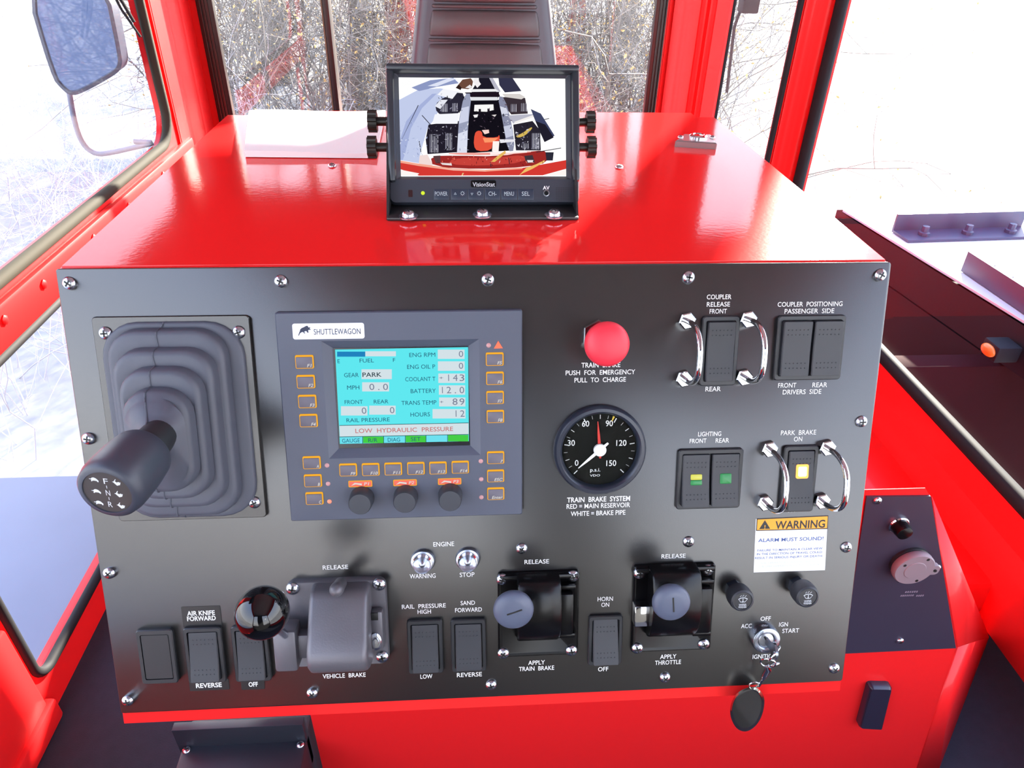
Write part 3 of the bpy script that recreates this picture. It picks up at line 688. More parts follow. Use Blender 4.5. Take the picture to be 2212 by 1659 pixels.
# name label
(lx0, ly1), (lx1, ly0) = lu(631, 699, HD), lu(788, 731, HD)
b = MB(); b.stack([(lx1 - lx0, ly1 - ly0, .0014, HD, (lx0 + lx1) / 2, (ly0 + ly1) / 2), (lx1 - lx0, ly1 - ly0, .0014, HD + .0004, (lx0 + lx1) / 2, (ly0 + ly1) / 2)])
lb = b.build('name_label', mat('label_white', S(225, 228, 235), .5), t)
b = MB(); b.text("SHUTTLEWAGON", lu(678, 715, HD)[0], lu(779, 715, HD)[0], lu(728, 715.5, HD)[1], .0037, HD + .0005)
bull = [(219, 257), (222, 240), (230, 222), (233, 208), (243, 198), (258, 192), (272, 184), (284, 180), (290, 186), (294, 194), (304, 192), (308, 198), (300, 202), (312, 208), (304, 212), (296, 210), (290, 218), (296, 230), (286, 232), (278, 220), (268, 220), (262, 228), (272, 236), (264, 238), (252, 226), (240, 230), (230, 238), (226, 250)]
b.flat([lu(*c5(x, y), HD) for x, y in reversed(bull)], HD + .0005)
b.build('lettering', mat('navy_ink', S(40, 48, 70), .6), lb, smooth=0, rec=False)
# keys
def key(cx_, cy_, s_, wd=130, hg=90):
    x, y = lu(*c5(cx_, cy_), HD + .001); kw, kh = wd / 3.386 / 3.42 * .001, hg / 3.386 / 3.12 * .001
    b = MB(); b.mi = 1; b.stack([(kw, kh, .0009, HD, x, y), (kw, kh, .0009, HD + .0006, x, y)], n=3)
    b.mi = 0; b.stack([(kw - .0012, kh - .0016, .0006, HD + .0005, x - .0001, y - .0003), (kw - .0012, kh - .0016, .0006, HD + .0011, x - .0001, y - .0003), (kw - .0018, kh - .0022, .0004, HD + .0013, x - .0001, y - .0003)], n=3)
    k = b.build('key', [mat('key_grey', S(98, 94, 104), .5), AMBER], t)
    tw = {1: .0015, 2: .0030, 3: .0048, 5: .0072}[len(s_)] * (1.15 if s_ == 'ESC' else 1)
    xr_ = x + kw / 2 - .0011; q = MB(); q.text(s_, xr_ - tw, xr_, y - .0022, .0021, HD + .0014, .25, .012)
    q.build('lettering', emat('lit_legend', S(225, 222, 220)), k, smooth=0, rec=False)
for (x, y, s_) in ((262, 447, 'F1'), (272, 592, 'F2'), (283, 737, 'F3'), (292, 877, 'F4'), (1655, 427, 'F5'), (1657, 567, 'F6'), (1658, 708, 'F7'), (1660, 847, 'F8'), (315, 1185, 'A'), (324, 1317, 'B'), (335, 1447, 'C'), (1662, 1148, '?'), (1662, 1282, 'ESC'), (1663, 1412, 'Enter'),
                   (582, 1238, 'F9'), (747, 1235, 'F10'), (912, 1231, 'F11'), (1078, 1227, 'F12'), (1240, 1224, 'F13'), (1403, 1218, 'F14')): key(x, y, s_)
for (x, y, s_) in ((672, 1337, 'P1'), (999, 1329, 'P2'), (1325, 1320, 'P3')):
    xx, yy = lu(*c5(x, y), HD); kw, kh = .0153, .0044
    b = MB(); b.mi = 1; b.stack([(kw, kh, .0006, HD, xx, yy), (kw, kh, .0006, HD + .0002, xx, yy)], n=2); b.mi = 0; b.stack([(kw - .001, kh - .001, .0004, HD + .0001, xx, yy), (kw - .001, kh - .001, .0004, HD + .0003, xx, yy)], n=2)
    k = b.build('knob_legend', [mat('legend_red_glow', S(200, 90, 70), .5, emit=S(190, 60, 40), estr=.5), AMBER], t)
    q = MB(); q.text(s_, xx + .0023, xx + .0058, yy, .0021, HD + .0004, .2, .012)
    q.flat([(xx - .0060, yy - .0012), (xx - .0036, yy + .0008), (xx + .0010, yy + .0002), (xx + .0010, yy - .0010), (xx - .0030, yy - .0002)], HD + .0004)
    q.build('lettering', emat('lit_legend', S(225, 222, 220)), k, smooth=0, rec=False)
for (x, y) in ((667, 1490), (995, 1478), (1328, 1466)):
    xx, yy = lu(*c5(x, y), .0185); b = MB(); b.lathe([(.0080, HD), (.0079, .010), (.0074, .0172), (.0068, .0184), (.0004, .0185)], 32, c=(xx, yy)); b.build('rotary_knob', GREYD, t)
LEDM = mat('led_dull_pink', S(190, 140, 140), .4)
LEDO = mat('led_orange', S(225, 140, 110), .4, emit=S(200, 100, 70), estr=.4)
for i, (x, y) in enumerate(((428, 1203), (436, 1337), (446, 1467), (1553, 1172), (1556, 1304), (1557, 1436), (1610, 325))):
    xx, yy = lu(*c5(x, y), HD); b = MB(); b.lathe([(.0015, HD - .0004), (.0015, HD + .0001), (.0010, HD + .0005), (.0002, HD + .0006)], 14, c=(xx, yy)); b.build('led', LEDO if i == 2 else LEDM, t)
tri = [lu(*c5(x, y), HD) for x, y in ((1648, 348), (1714, 346), (1680, 292))]
b = MB(); b.prism(tri, HD - .0002, HD + .0003); b.build('warning_lamp', emat('warn_red', (1.0, .20, .12, 1), 1.3), t)

# ------------------------------------------------------------------ rear-view monitor on its bracket
t = thing('monitor', 'black screen monitor on a bracket showing a rear camera view of a truck bed', 'monitor', MON.at(.26, 0))
L = t.matrix_world.inverted() @ MON.M
U0 = .26
def lm(px, py, h=0.0): a, b_ = MON.uv(px, py, h); return a - U0, b_
(mx0, my1), (mx1, my0) = lm(834, 145), lm(1252, 439)
mcx, mcy = (mx0 + mx1) / 2, (my0 + my1) / 2; MW, MH = mx1 - mx0, my1 - my0
(qx0, qy1), (qx1, qy0) = lm(861, 167, -.004), lm(1223, 381, -.004)
qcx, qcy = (qx0 + qx1) / 2, (qy0 + qy1) / 2
b = MB(); b.stack([(MW - .006, MH - .006, .004, -.028, mcx, mcy), (MW, MH, .004, -.025, mcx, mcy), (MW, MH, .004, -.002, mcx, mcy), (MW - .002, MH - .002, .0035, 0, mcx, mcy), (qx1 - qx0 + .006, qy1 - qy0 + .006, .001, 0, qcx, qcy), (qx1 - qx0, qy1 - qy0, .0006, -.0042, qcx, qcy)], n=4)
b.build('housing', mat('monitor_black', S(46, 51, 62), .42), t)
# sun hood round the screen
b = MB(); hy0 = lm(0, 395)[1]
for (x0, y0, x1, y1) in ((mx0, my1 - .004, mx1, my1 + .001), (mx0, hy0, mx0 + .0055, my1), (mx1 - .0055, hy0, mx1, my1)): b.box(x0, y0, -.004, x1, y1, .007 if y0 > .05 else .005, b=.0022)
b.build('sun_hood', mat('hood_black', S(40, 45, 52), .3), t)
b = MB(); b.rect(qx0, qy0, qx1, qy1, -.0041); scr = b.build('screen', emat('monitor_white', (1, 1, 1, 1), 1.15), t, smooth=0, rec=False)
c8 = lambda x, y: lm(840 + x / 5.027, 150 + y / 5.027, -.004)
ART = [
 ('#c3cdec', [(97, 330), (330, 215), (560, 205), (760, 240), (640, 330), (560, 420), (480, 560), (420, 640), (345, 900), (330, 1020), (108, 985)]),
 ('#a6b2dc', [(105, 760), (190, 560), (320, 400), (470, 265), (520, 262), (360, 420), (240, 640), (180, 900), (150, 985), (108, 985)]),
 ('#8d99c4', [(230, 190), (420, 120), (700, 90), (760, 150), (520, 190), (330, 235)]),
 ('#ffffff', [(97, 90), (520, 90), (250, 195), (97, 330)]), ('#dfe4f6', [(420, 180), (650, 95), (740, 100), (520, 185)]),
 ('#1d1b28', [(980, 90), (1090, 90), (1200, 240), (1180, 330), (900, 330), (900, 230)]),
 ('#34344c', [(1190, 95), (1345, 95), (1440, 235), (1260, 250), (1200, 170)]),
 ('#b9b9c8', [(1090, 95), (1130, 92), (1215, 240), (1170, 250)]),
 ('#6d4a3c', [(725, 200), (800, 110), (890, 95), (915, 130), (900, 200), (860, 215)]), ('#2d1d1a', [(725, 200), (760, 165), (790, 200), (780, 225)]), ('#ece9ea', [(830, 200), (880, 165), (905, 190), (880, 205)]),
 ('#f2eef0', [(910, 130), (930, 95), (975, 95), (980, 130), (1000, 160), (960, 200)]),
 ('#2a2838', [(530, 340), (720, 250), (830, 260), (800, 480), (560, 500), (500, 430)]),
 ('#f4f5fb', [(525, 275), (590, 212), (755, 235), (690, 320)]), ('#e8eaf4', [(500, 400), (560, 330), (640, 330), (560, 430)]),
 ('#3a3038', [(1240, 300), (1480, 310), (1510, 480), (1330, 490), (1270, 420)]), ('#d8d3d0', [(1230, 265), (1420, 265), (1480, 300), (1440, 325), (1260, 300)]),
 ('#131019', [(860, 330), (1200, 330), (1350, 880), (840, 910)]), ('#1e1420', [(820, 250), (1190, 245), (1210, 300), (890, 300)]),
 ('#e3e5ea', [(890, 300), (1180, 300), (1180, 335), (890, 338)]), ('#f0f0f2', [(895, 215), (1160, 213), (1200, 240), (880, 245)]),
 ('#9ba1bb', [(820, 262), (900, 262), (860, 600), (850, 905), (725, 905), (750, 600)]), ('#cfd4ea', [(790, 420), (870, 400), (862, 560), (760, 590)]), ('#dde1f2', [(745, 700), (855, 660), (848, 905), (725, 905)]),
 ('#8a8da6', [(1180, 290), (1255, 300), (1340, 600), (1370, 885), (1290, 890), (1230, 520)]), ('#c8cce0', [(1245, 620), (1330, 600), (1350, 720), (1270, 745)]), ('#d5d8e8', [(1205, 400), (1275, 420), (1300, 480), (1225, 490)]),
 ('#fbfaf8', [(930, 385), (1135, 380), (1140, 440), (1060, 460), (925, 455)]), ('#201a24', [(975, 430), (1000, 430), (1000, 470), (975, 470)]), ('#201a24', [(1070, 425), (1095, 425), (1095, 465), (1070, 465)]), ('#f0eef0', [(915, 495), (970, 488), (960, 520), (930, 525)]), ('#e0d8d8', [(1115, 495), (1170, 490), (1150, 515)]),
 ('#211d2a', [(430, 600), (760, 560), (740, 900), (420, 920), (400, 760)]), ('#f6f7fd', [(470, 590), (500, 488), (765, 476), (745, 590)]),
 ('#282430', [(1350, 600), (1560, 560), (1640, 660), (1650, 880), (1380, 880)]), ('#b9b9c8', [(1290, 500), (1560, 485), (1585, 500), (1350, 590)]), ('#f4f0ee', [(1360, 570), (1580, 490), (1585, 515), (1370, 592)]),
 ('#3f4566', [(1540, 430), (1650, 480), (1800, 720), (1700, 780), (1590, 560)]), ('#201e2c', [(1590, 560), (1700, 600), (1790, 740), (1690, 790), (1640, 680)]),
 ('#e6533d', [(930, 700), (960, 665), (1010, 670), (1020, 740), (1180, 740), (1200, 705), (1205, 780), (1130, 800), (1110, 880), (960, 890), (920, 830)]), ('#ff9a6a', [(1020, 745), (1190, 745), (1130, 790), (1040, 795)]), ('#f8d8d0', [(1010, 660), (1085, 655), (1090, 690), (1040, 705)]), ('#fff4f0', [(1130, 780), (1200, 780), (1190, 900), (1120, 890)]), ('#eceaf2', [(1200, 760), (1375, 760), (1360, 785), (1210, 800)]),
 ('#9e2a28', [(450, 940), (720, 935), (1180, 945), (1600, 880), (1720, 890), (1730, 1010), (1500, 1060), (1000, 1085), (480, 1060)]), ('#c8423a', [(700, 960), (1160, 960), (1480, 925), (1480, 1010), (1000, 1050), (640, 1030)]),
 ('#f0a39a', [(650, 905), (1100, 905), (1540, 885), (1545, 905), (1100, 935), (650, 925)]), ('#fff0ee', [(1100, 905), (1500, 888), (1500, 902), (1100, 928)]),
 ('#f2dcd8', [(335, 935), (420, 925), (480, 1040), (400, 1060), (325, 1025)]), ('#5a3c40', [(480, 940), (560, 935), (560, 1020), (510, 1020)]), ('#e9e2e2', [(560, 1015), (680, 1020), (685, 1045), (580, 1035)]),
 ('#40343c', [(1470, 940), (1560, 930), (1585, 1010), (1490, 1020)]), ('#ece8ea', [(1500, 985), (1570, 985), (1560, 1010), (1510, 1012)]), ('#2c2c3a', [(1700, 900), (1790, 900), (1780, 990), (1710, 990)]),
 ('#d63a33', [(108, 995), (330, 1030), (700, 1080), (1050, 1095), (1450, 1070), (1730, 1020), (1930, 985), (1930, 1080), (1670, 1150), (330, 1155), (108, 1085)]),
 ('#f7a890', [(108, 990), (330, 1025), (700, 1075), (1050, 1090), (1450, 1065), (1450, 1082), (1050, 1110), (700, 1098), (330, 1050), (108, 1015)]), ('#f6c3b4', [(430, 1060), (720, 1085), (1050, 1098), (1050, 1106), (700, 1096)]), ('#fff6f2', [(112, 1090), (330, 1130), (300, 1155), (112, 1155)]), ('#fff6f2', [(1680, 1150), (1930, 1085), (1930, 1155)]),
 ('#d8b85a', [(1375, 720), (1440, 700), (1545, 625), (1560, 640), (1480, 720), (1400, 745)]), ('#e8b860', [(1105, 1005), (1180, 940), (1265, 880), (1270, 910), (1150, 1005)]), ('#f2c06a', [(1410, 1155), (1490, 1070), (1600, 1030), (1690, 985), (1690, 1005), (1560, 1080), (1450, 1130)]), ('#e7c98c', [(790, 1150), (800, 1125), (815, 1125), (800, 1155)]),
 ('#d02030', [(1940, 92), (1990, 92), (1990, 190), (1950, 190)]), ('#f6cfd2', [(1925, 115), (1940, 110), (1945, 190), (1935, 190)]),
]
for (x0, x1, ya, yb, n) in ((440, 540, 700, 905, 6), (610, 690, 690, 880, 5), (570, 640, 370, 465, 5), (685, 750, 365, 460, 4), (1320, 1390, 375, 465, 4), (1430, 1505, 365, 460, 4), (1550, 1635, 690, 870, 6), (1450, 1520, 800, 865, 4)):
    for k in range(n):
        x = x0 + (x1 - x0) * (k + .5) / n; ART.append(('#c9c9d6' if k % 2 else '#9a9aac', [(x - 3, ya + 8), (x + 3, ya), (x + 4, yb - 6), (x - 4, yb)]))
for (xa, ya, xb, yb) in ((360, 500, 450, 600), (330, 780, 350, 900), (110, 800, 320, 390), (450, 660, 540, 770), (1600, 900, 1870, 855), (1640, 660, 1640, 880), (430, 700, 420, 900), (1100, 1010, 1110, 1060), (1300, 960, 1310, 1030), (1690, 545, 1740, 535)):
    d = Vector((xb - xa, yb - ya)).normalized(); n_ = Vector((-d.y, d.x)) * 4; ART.append(('#2a2834', [(xa - n_.x, ya - n_.y), (xb - n_.x, yb - n_.y), (xb + n_.x, yb + n_.y), (xa + n_.x, ya + n_.y)]))
rs_ = random.Random(8)
for (x0, x1, y0, y1, n, pal) in ((430, 740, 600, 900, 46, ('#4a4658', '#0f0e16', '#8c8aa0', '#d9d8e4')), (1360, 1640, 600, 880, 46, ('#4a4658', '#0f0e16', '#8c8aa0', '#d9d8e4')), (890, 1330, 340, 650, 40, ('#2a2030', '#3c3040', '#07060a', '#6a5a68')),
                                 (500, 1700, 945, 1050, 50, ('#7a1c1e', '#e06a5a', '#5a2024', '#f0c8c0')), (120, 420, 560, 960, 40, ('#b7c2e6', '#dfe6f8', '#98a4cc')), (540, 830, 260, 480, 30, ('#4a4658', '#14121a', '#8c8aa0')), (760, 860, 600, 890, 16, ('#c4cae0', '#8d94b0', '#f4f6fc')), (1240, 1350, 500, 870, 16, ('#c4cae0', '#6d7088', '#e8eaf4'))):
    for _ in range(n):
        x, y = rs_.uniform(x0, x1), rs_.uniform(y0, y1); a, l, w_ = rs_.uniform(0, 3.1), rs_.uniform(5, 22), rs_.uniform(2, 7); dx, dy = math.cos(a), math.sin(a)
        ART.append((rs_.choice(pal), [(x - dx * l, y - dy * l), (x + dy * w_, y - dx * w_), (x + dx * l, y + dy * l), (x - dy * w_, y + dx * w_)]))
cols = sorted({c for c, _ in ART}); AM = [emat('picture_' + c[1:], S(int(c[1:3], 16), int(c[3:5], 16), int(c[5:7], 16)), 1.0) for c in cols]
b = MB()
for i, (c, P) in enumerate(ART):
    b.mi = cols.index(c); Q = []
    for x, y in (chaikin(P, 1) if len(P) > 5 and min(x for x, _ in P) > 140 and max(x for x, _ in P) < 1900 and min(y for _, y in P) > 120 and max(y for _, y in P) < 1130 else P):
        p = c8(x, y); Q.append((min(max(p[0], qx0), qx1), min(max(p[1], qy0), qy1)))
    b.flat(Q, -.0040 + i * .000004)
bmesh.ops.triangulate(b.bm, faces=b.bm.faces[:])
b.build('screen_picture', AM, scr, smooth=0, rec=False)
# front strip: keys, logo, jack
def mtxt(b, s_, x0, x1, y, cap, z=.0006, bold=0.0, m=0):
    a_ = lm(x0, y)[0]; c_ = lm(x1, y)[0]; k = lm(x0, y - cap / 2)[1] - lm(x0, y + cap / 2)[1]; b.mi = m; b.text(s_, a_, c_, lm(x0, y)[1], k, z, 0, bold)
KEYM = mat('monitor_key', S(40, 50, 66), .4); LEG = mat('legend_grey', S(170, 185, 190), .6)
for (x0, x1, s_) in ((937, 970, 'POWER'), (974, 1010, 'up'), (1011, 1045, 'down'), (1047.5, 1081, 'CH-'), (1083, 1117, 'MENU'), (1119, 1153, 'SEL')):
    xa, ya = lm(x0, 408.5); xb, yb = lm(x1, 432)
    b = MB(); b.stack([(xb - xa, ya - yb, .0004, -.0002, (xa + xb) / 2, (ya + yb) / 2), (xb - xa, ya - yb, .0004, .0003, (xa + xb) / 2, (ya + yb) / 2), (xb - xa - .0006, ya - yb - .0006, .0003, .0005, (xa + xb) / 2, (ya + yb) / 2)], n=2)
    k = b.build('key', KEYM, t); q = MB(); xm = (x0 + x1) / 2
    if s_ in ('up', 'down'):
        cx_, cy_ = lm(xm - 8.5, 419); sg = 1 if s_ == 'up' else -1; r_ = .0011
        o_ = [(cx_ + r_ * math.cos(PI / 2 * sg + 2 * PI * i / 3), cy_ + r_ * math.sin(PI / 2 * sg + 2 * PI * i / 3)) for i in range(3)]; i_ = [(cx_ + .6 * (x - cx_), cy_ + .6 * (y - cy_)) for x, y in o_]
        q.loops([[(x, y, .0006) for x, y in o_], [(x, y, .0006) for x, y in i_]], False, False)
        cx_, cy_ = lm(xm + 7, 418); q.lathe([(.0012, .0006), (.0009, .0006)], 16, cap0=False, cap1=False, c=(cx_, cy_))
        for i in range(8):
            a_ = 2 * PI * i / 8; d = Vector((math.cos(a_), math.sin(a_))); n_ = Vector((-d.y, d.x)) * .00012; c_ = Vector((cx_, cy_))
            q.flat([tuple(c_ + d * .0013 - n_), tuple(c_ + d * .0017 - n_), tuple(c_ + d * .0017 + n_), tuple(c_ + d * .0013 + n_)], .0006)
    else: mtxt(q, s_, xm - {5: 14, 3: 9, 4: 11}[len(s_)], xm + {5: 13, 3: 8, 4: 10}[len(s_)], 418.5, 9.5)
    q.build('lettering', LEG, k, smooth=0, rec=False)
xa, ya = lm(1017, 389.5); xb, yb = lm(1071.5, 404.5)
b = MB(); b.stack([(xb - xa, ya - yb, .0012, 0, (xa + xb) / 2, (ya + yb) / 2), (xb - xa, ya - yb, .0012, .0005, (xa + xb) / 2, (ya + yb) / 2)]); lg = b.build('logo_plate', BLKG, t)
b = MB(); mtxt(b, "VisionStat", 1021, 1069, 398.5, 9.5, .0006, .01); b.build('lettering', mat('silver_print', S(190, 195, 200), .4), lg, smooth=0, rec=False)
b = MB(); mtxt(b, "AV", 1172.5, 1187, 405.5, 8, .0003, .02); b.build('lettering', WHITE, t, smooth=0, rec=False)
b = MB(); b.lathe([(.0024, 0), (.0023, .0008), (.0018, .0009), (.0014, .0004), (.0013, -.001)], 24, cap0=False, cap1=False, c=lm(1180, 417.5)); b.build('jack_ring', STEEL, t)
b = MB(); b.lathe([(.0014, .0001), (.0002, .0001)], 16, c=lm(1180, 417.5)); b.build('jack_hole', DARKM, t)
b = MB(); b.lathe([(.0014, 0), (.0012, .0006), (.0003, .0008)], 16, c=lm(913.5, 417)); b.build('power_led', emat('led_green', S(215, 240, 60), 1.1), t)
xa, ya = lm(882, 410.5); xb, yb = lm(891.5, 425.5); b = MB(); b.stack([(xb - xa, ya - yb, .0003, 0, (xa + xb) / 2, (ya + yb) / 2), (xb - xa, ya - yb, .0003, .0003, (xa + xb) / 2, (ya + yb) / 2)], n=1); b.build('remote_sensor', mat('sensor_maroon', S(50, 26, 26), .2), t)
b = MB()
for i in range(13):
    for j in range(8):
        b.lathe([(.00032, .00012), (.00005, .00012)], 6, c=lm(1202 + i * 3.7, 406 + j * 3.7), cap0=False)
b.build('speaker_holes', DARKM, t, smooth=0)
# side clamp wheels (two each side: monitor pivot and bracket pivot)
for (px, py) in ((805, 262), (804, 318), (1275, 264), (1277, 318)):
    sd_ = -1 if px < 1000 else 1
    hz = -.012 if py < 300 else -.004; x, y = lm(px, py, hz); xs_ = mx0 if sd_ < 0 else mx1
    b = MB(); R_ = [.0068 + (.0011 if (i // 3) % 2 == 0 else 0) for i in range(48)]; z0, z1 = x - .0032, x + .0032
    for (za, zb) in ((z0, z1),):
        b.loops([[(za, y + k * math.cos(2 * PI * i / 48), hz + k * math.sin(2 * PI * i / 48)) for i, k in enumerate(R_)], [(zb, y + k * math.cos(2 * PI * i / 48), hz + k * math.sin(2 * PI * i / 48)) for i, k in enumerate(R_)]])
    b.tube([(x, y, hz), (xs_, y, hz)], .0032, 14); b.build('clamp_wheel', mat('clamp_black', S(26, 24, 20), .4), t)
# U bracket fixed to the console top (built in the world's axes)
TI = t.matrix_world.inverted()
bx0_, bx1_ = hit(836, 470, 2, .002).x, hit(1250, 470, 2, .002).x
BRK = mat('bracket_black', S(40, 40, 42), .35)
b = MB(); b.box(bx0_, .076, 0, bx1_, .110, .0025, b=.0008, M=TI)
yt = MON.M @ Vector((0, .044, -.008))
for x in (bx0_ - .0005, bx1_ - .0012):
    b.loops([[TI @ Vector((xx, y, z)) for y, z in ((.078, 0), (.108, 0), (yt.y + .012, yt.z - .004), (yt.y + .008, yt.z + .009), (yt.y - .004, yt.z + .010), (yt.y - .011, yt.z - .002))] for xx in (x, x + .0017)])
br = b.build('bracket', BRK, t)
for (px, py) in ((882, 461), (1042, 458), (1197, 459)):
    p = hit(px, py, 2, .005); q = MB(); T = TI @ Matrix.Translation((p.x, p.y, .0025))
    q.lathe([(.0068, 0), (.0068, .0009), (.0046, .0011), (.0046, .0026), (.0036, .0040), (.0018, .0045), (.0002, .0046)], 24, M=T); q.mi = 1
    for a_ in (.4, .4 + PI / 2): q.box(-.0024, -.0005, .003, .0024, .0005, .00462, M=T @ Matrix.Rotation(a_, 4, 'Z'))
    q.build('bracket_screw', [SCREWM, DARKM], br)
# ------------------------------------------------------------------ brake and throttle levers
def lp(px, py, h, u, w): a, b_ = PAN.uv(px, py, h); return a - u, b_ - w
# vehicle brake: grey casting with a black ball on a side arm
t, L, u, w = on_panel('vehicle_brake_lever', 'grey cast brake lever housing with a shiny black ball handle, marked VEHICLE BRAKE', 'lever', 0, 0, uvc=(.1545, -.2415))
b = MB(); b.stack([(.0670, .0650, .006, 0), (.0670, .0650, .006, .0040), (.0655, .0635, .0052, .0052)]); b.build('base_plate', CAST, t)
for (px, py) in ((632, 1272), (819, 1263), (826, 1419)):
    x, y = lp(px, py, .006, u, w); screw(t, x, y, .0052, r=.0046, rot=rng.uniform(0, 1.5))
sx0, _ = lp(664, 1380, .030, u, w); sx1, _ = lp(793, 1380, .030, u, w)
_, sy1 = lp(730, 1284, .018, u, w); _, sy0 = lp(730, 1458, .034, u, w)
pr = [(sy0 - .006, .0045), (sy0 - .006, .016), (sy0 - .003, .026), (sy0 + .001, .0325), (sy0 + .006, .0365), (sy0 + .012, .0375), (sy0 + .018, .0358), (sy0 + .025, .0315), (sy1 - .010, .0240), (sy1 - .003, .0195), (sy1, .0165), (sy1 + .0015, .0120), (sy1 + .002, .0045)]
b = MB()
def insz(p, d): cy_ = sum(a_ for a_, _ in p) / len(p); return [(cy_ + (a_ - cy_) * (1 - d * 25), z if z < .005 else z - d) for a_, z in p]
b.loops([[(x, y, z) for y, z in P] for x, P in ((sx0 - .0005, insz(pr, .004)), (sx0, insz(pr, .0018)), (sx0 + .0014, insz(pr, .0004)), (sx0 + .0032, pr), (sx1 - .0032, pr), (sx1 - .0014, insz(pr, .0004)), (sx1, insz(pr, .0018)), (sx1 + .0005, insz(pr, .004)))])
b.build('lever_cover', CAST, t, smooth=50)
x, y = lp(728, 1284, .022, u, w)
b = MB(); b.lathe([(.0042, .008), (.0042, .018), (.0046, .020), (.0046, .024), (.0036, .0272), (.0012, .0284), (.0002, .0285)], 22, M=Matrix.Translation((x, y - .002, 0)) @ Matrix.Rotation(-.25, 4, 'X')); b.build('stop_pin', CAST, t, smooth=60)
x0, y0 = lp(800, 1420, .014, u, w); x1, y1 = lp(829, 1330, .014, u, w)
b = MB(); b.box(x0 + .001, y0 + .004, .005, x1 - .001, y1 + .002, .0125, b=.002); b.mi = 1; b.box(x0 + .0015, y1 - .004, .012, x1 - .004, y1 + .0015, .0130, b=.0004); b.build('pivot_block', [CAST, DARKM], t)
x, y = lp(811, 1391, .016, u, w); b = MB(); b.lathe([(.0052, .0115), (.0052, .0135), (.0040, .0142), (.0030, .0142), (.0026, .0158), (.0003, .0160)], 22, M=Matrix.Translation((x, y, 0)) @ Matrix.Diagonal((.75, 1.25, 1, 1))); b.build('pivot_pin', SCREWM, t)
x0, y0 = lp(595, 1452, .026, u, w); x1, y1 = lp(638, 1363, .026, u, w)
b = MB(); b.box(x0, y0, .010, x1, y1, .027, b=.0022); b.box(x0 + .004, y0 + .006, .0125, sx0 + .004, y1 - .006, .022, b=.002); b.build('arm_block', CAST, t)
bx, by = lp(567, 1323, .068, u, w); rx, ry = lp(613, 1390, .030, u, w)
b = MB(); b.tube([(rx, ry, .022), (rx * .5 + bx * .5, ry * .5 + by * .5, .045), (bx, by, .066)], .0026, 16); b.build('arm_rod', SCREWM, t)
b = MB(); b.sphere((bx, by, .068), .0155, 40, 24); b.build('ball', mat('ball_black', S(8, 8, 10), .06, coat=.3), t, smooth=180)

KNOBF = mat('matte_knob_black', S(80, 87, 106), .42)
def black_lever(label, u0, w1, u1, w0, scr_px, blk, cap_px, knob_px, slit, chrome=None, name='lever'):
    t, L, u, w = on_panel(name, label, 'lever', 0, 0, uvc=((u0 + u1) / 2, (w0 + w1) / 2)); bw, bh = u1 - u0, w1 - w0
    b = MB(); b.stack([(bw, bh, .002, 0), (bw, bh, .002, .0030), (bw - .002, bh - .002, .0016, .0042), (bw - .004, bh - .004, .001, .0042), (bw - .006, bh - .006, .001, .0036)]); 
    b.box(-bw / 2 + .001, bh / 2 - .0045, .003, bw / 2 - .001, bh / 2 - .0005, .0062, b=.0012); b.build('base_plate', BLKG, t)
    for (px, py) in scr_px:
        x, y = lp(px, py, .005, u, w); screw(t, x, y, .0036, r=.0043, rot=rng.uniform(0, 1.5))
    xa, ya = lp(blk[0], blk[1], .020, u, w); xb, yb = lp(blk[2], blk[3], .020, u, w)
    H = ya - yb; P = [(yb - .004, .003), (yb - .004, .008), (yb, .013), (yb + H * .14, .0178), (yb + H * .30, .0205), (yb + H * .5, .0215), (yb + H * .75, .0205), (ya - H * .06, .0175), (ya, .0150), (ya + .001, .003)]
    Q = [(y * .985, z if z < .004 else z - .0011) for y, z in P]
    b = MB(); b.loops([[(x, y, z) for y, z in p_] for x, p_ in ((xa, Q), (xa + .0012, P), (xb - .0012, P), (xb, Q))]); b.build('lever_cover', BLKG, t, smooth=45)
    x0, y1 = lp(cap_px[0], cap_px[1], .012, u, w); x1, y0 = lp(cap_px[2], cap_px[3], .012, u, w)
    b = MB(); b.box(xb - .001, y0, .003, x1, y1, .0125, b=.0016); b.box(xb - .001, y1 + .001, .003, x1 + .002, y1 + .0045, .0085, b=.0008); b.box(xb - .001, y0 - .0045, .003, x1 + .002, y0 - .001, .0085, b=.0008); b.build('pivot_cap', BLKG, t)
    kx, ky = lp(knob_px[0], knob_px[1], .046, u, w); kr = knob_px[2] / 3.95 * .001
    bx_ = min(max(kx, xa + .006), xb - .006)
    b = MB(); b.tube([(bx_, (ya + yb) / 2 - .002, .012), (bx_ * .6 + kx * .4, ky * .5 + (ya + yb) / 4 - .001, .026), (kx, ky, .038)], .0045, 16); b.build('lever_arm', BLKG, t)
    b = MB(); b.lathe([(kr * .45, .0340), (kr * .80, .0365), (kr * .97, .0405), (kr, .0425), (kr * .97, .0442), (kr * .86, .0456), (kr * .5, .0463), (.0003, .0465)], 48, c=(kx, ky)); kb = b.build('lever_knob', KNOBF, t, smooth=60)
    b = MB(); b.box(-.0050, -.00045, .0455, .0050, .00045, .0467, M=Matrix.Translation((kx + .0004, ky + .0003, 0)) @ Matrix.Rotation(slit, 4, 'Z')); b.build('slit_mark', DARKM, kb)
    if chrome:
        x0, y1 = lp(chrome[0], chrome[1], .012, u, w); x1, y0 = lp(chrome[2], chrome[3], .012, u, w); b = MB(); b.box(x0, y0, .003, x1, y1, .0118, b=.001); b.build('bright_link', CHROME, t)
black_lever('shiny black lever housing with a round knob, marked TRAIN BRAKE below', .2640, -.2090, .3205, -.2738, ((1085, 1253), (1238, 1246), (1087, 1413), (1235, 1407)), (1120, 1268, 1212, 1392), (1212, 1284, 1238, 1372), (1110, 1323, 51), .32, name='train_brake_lever')
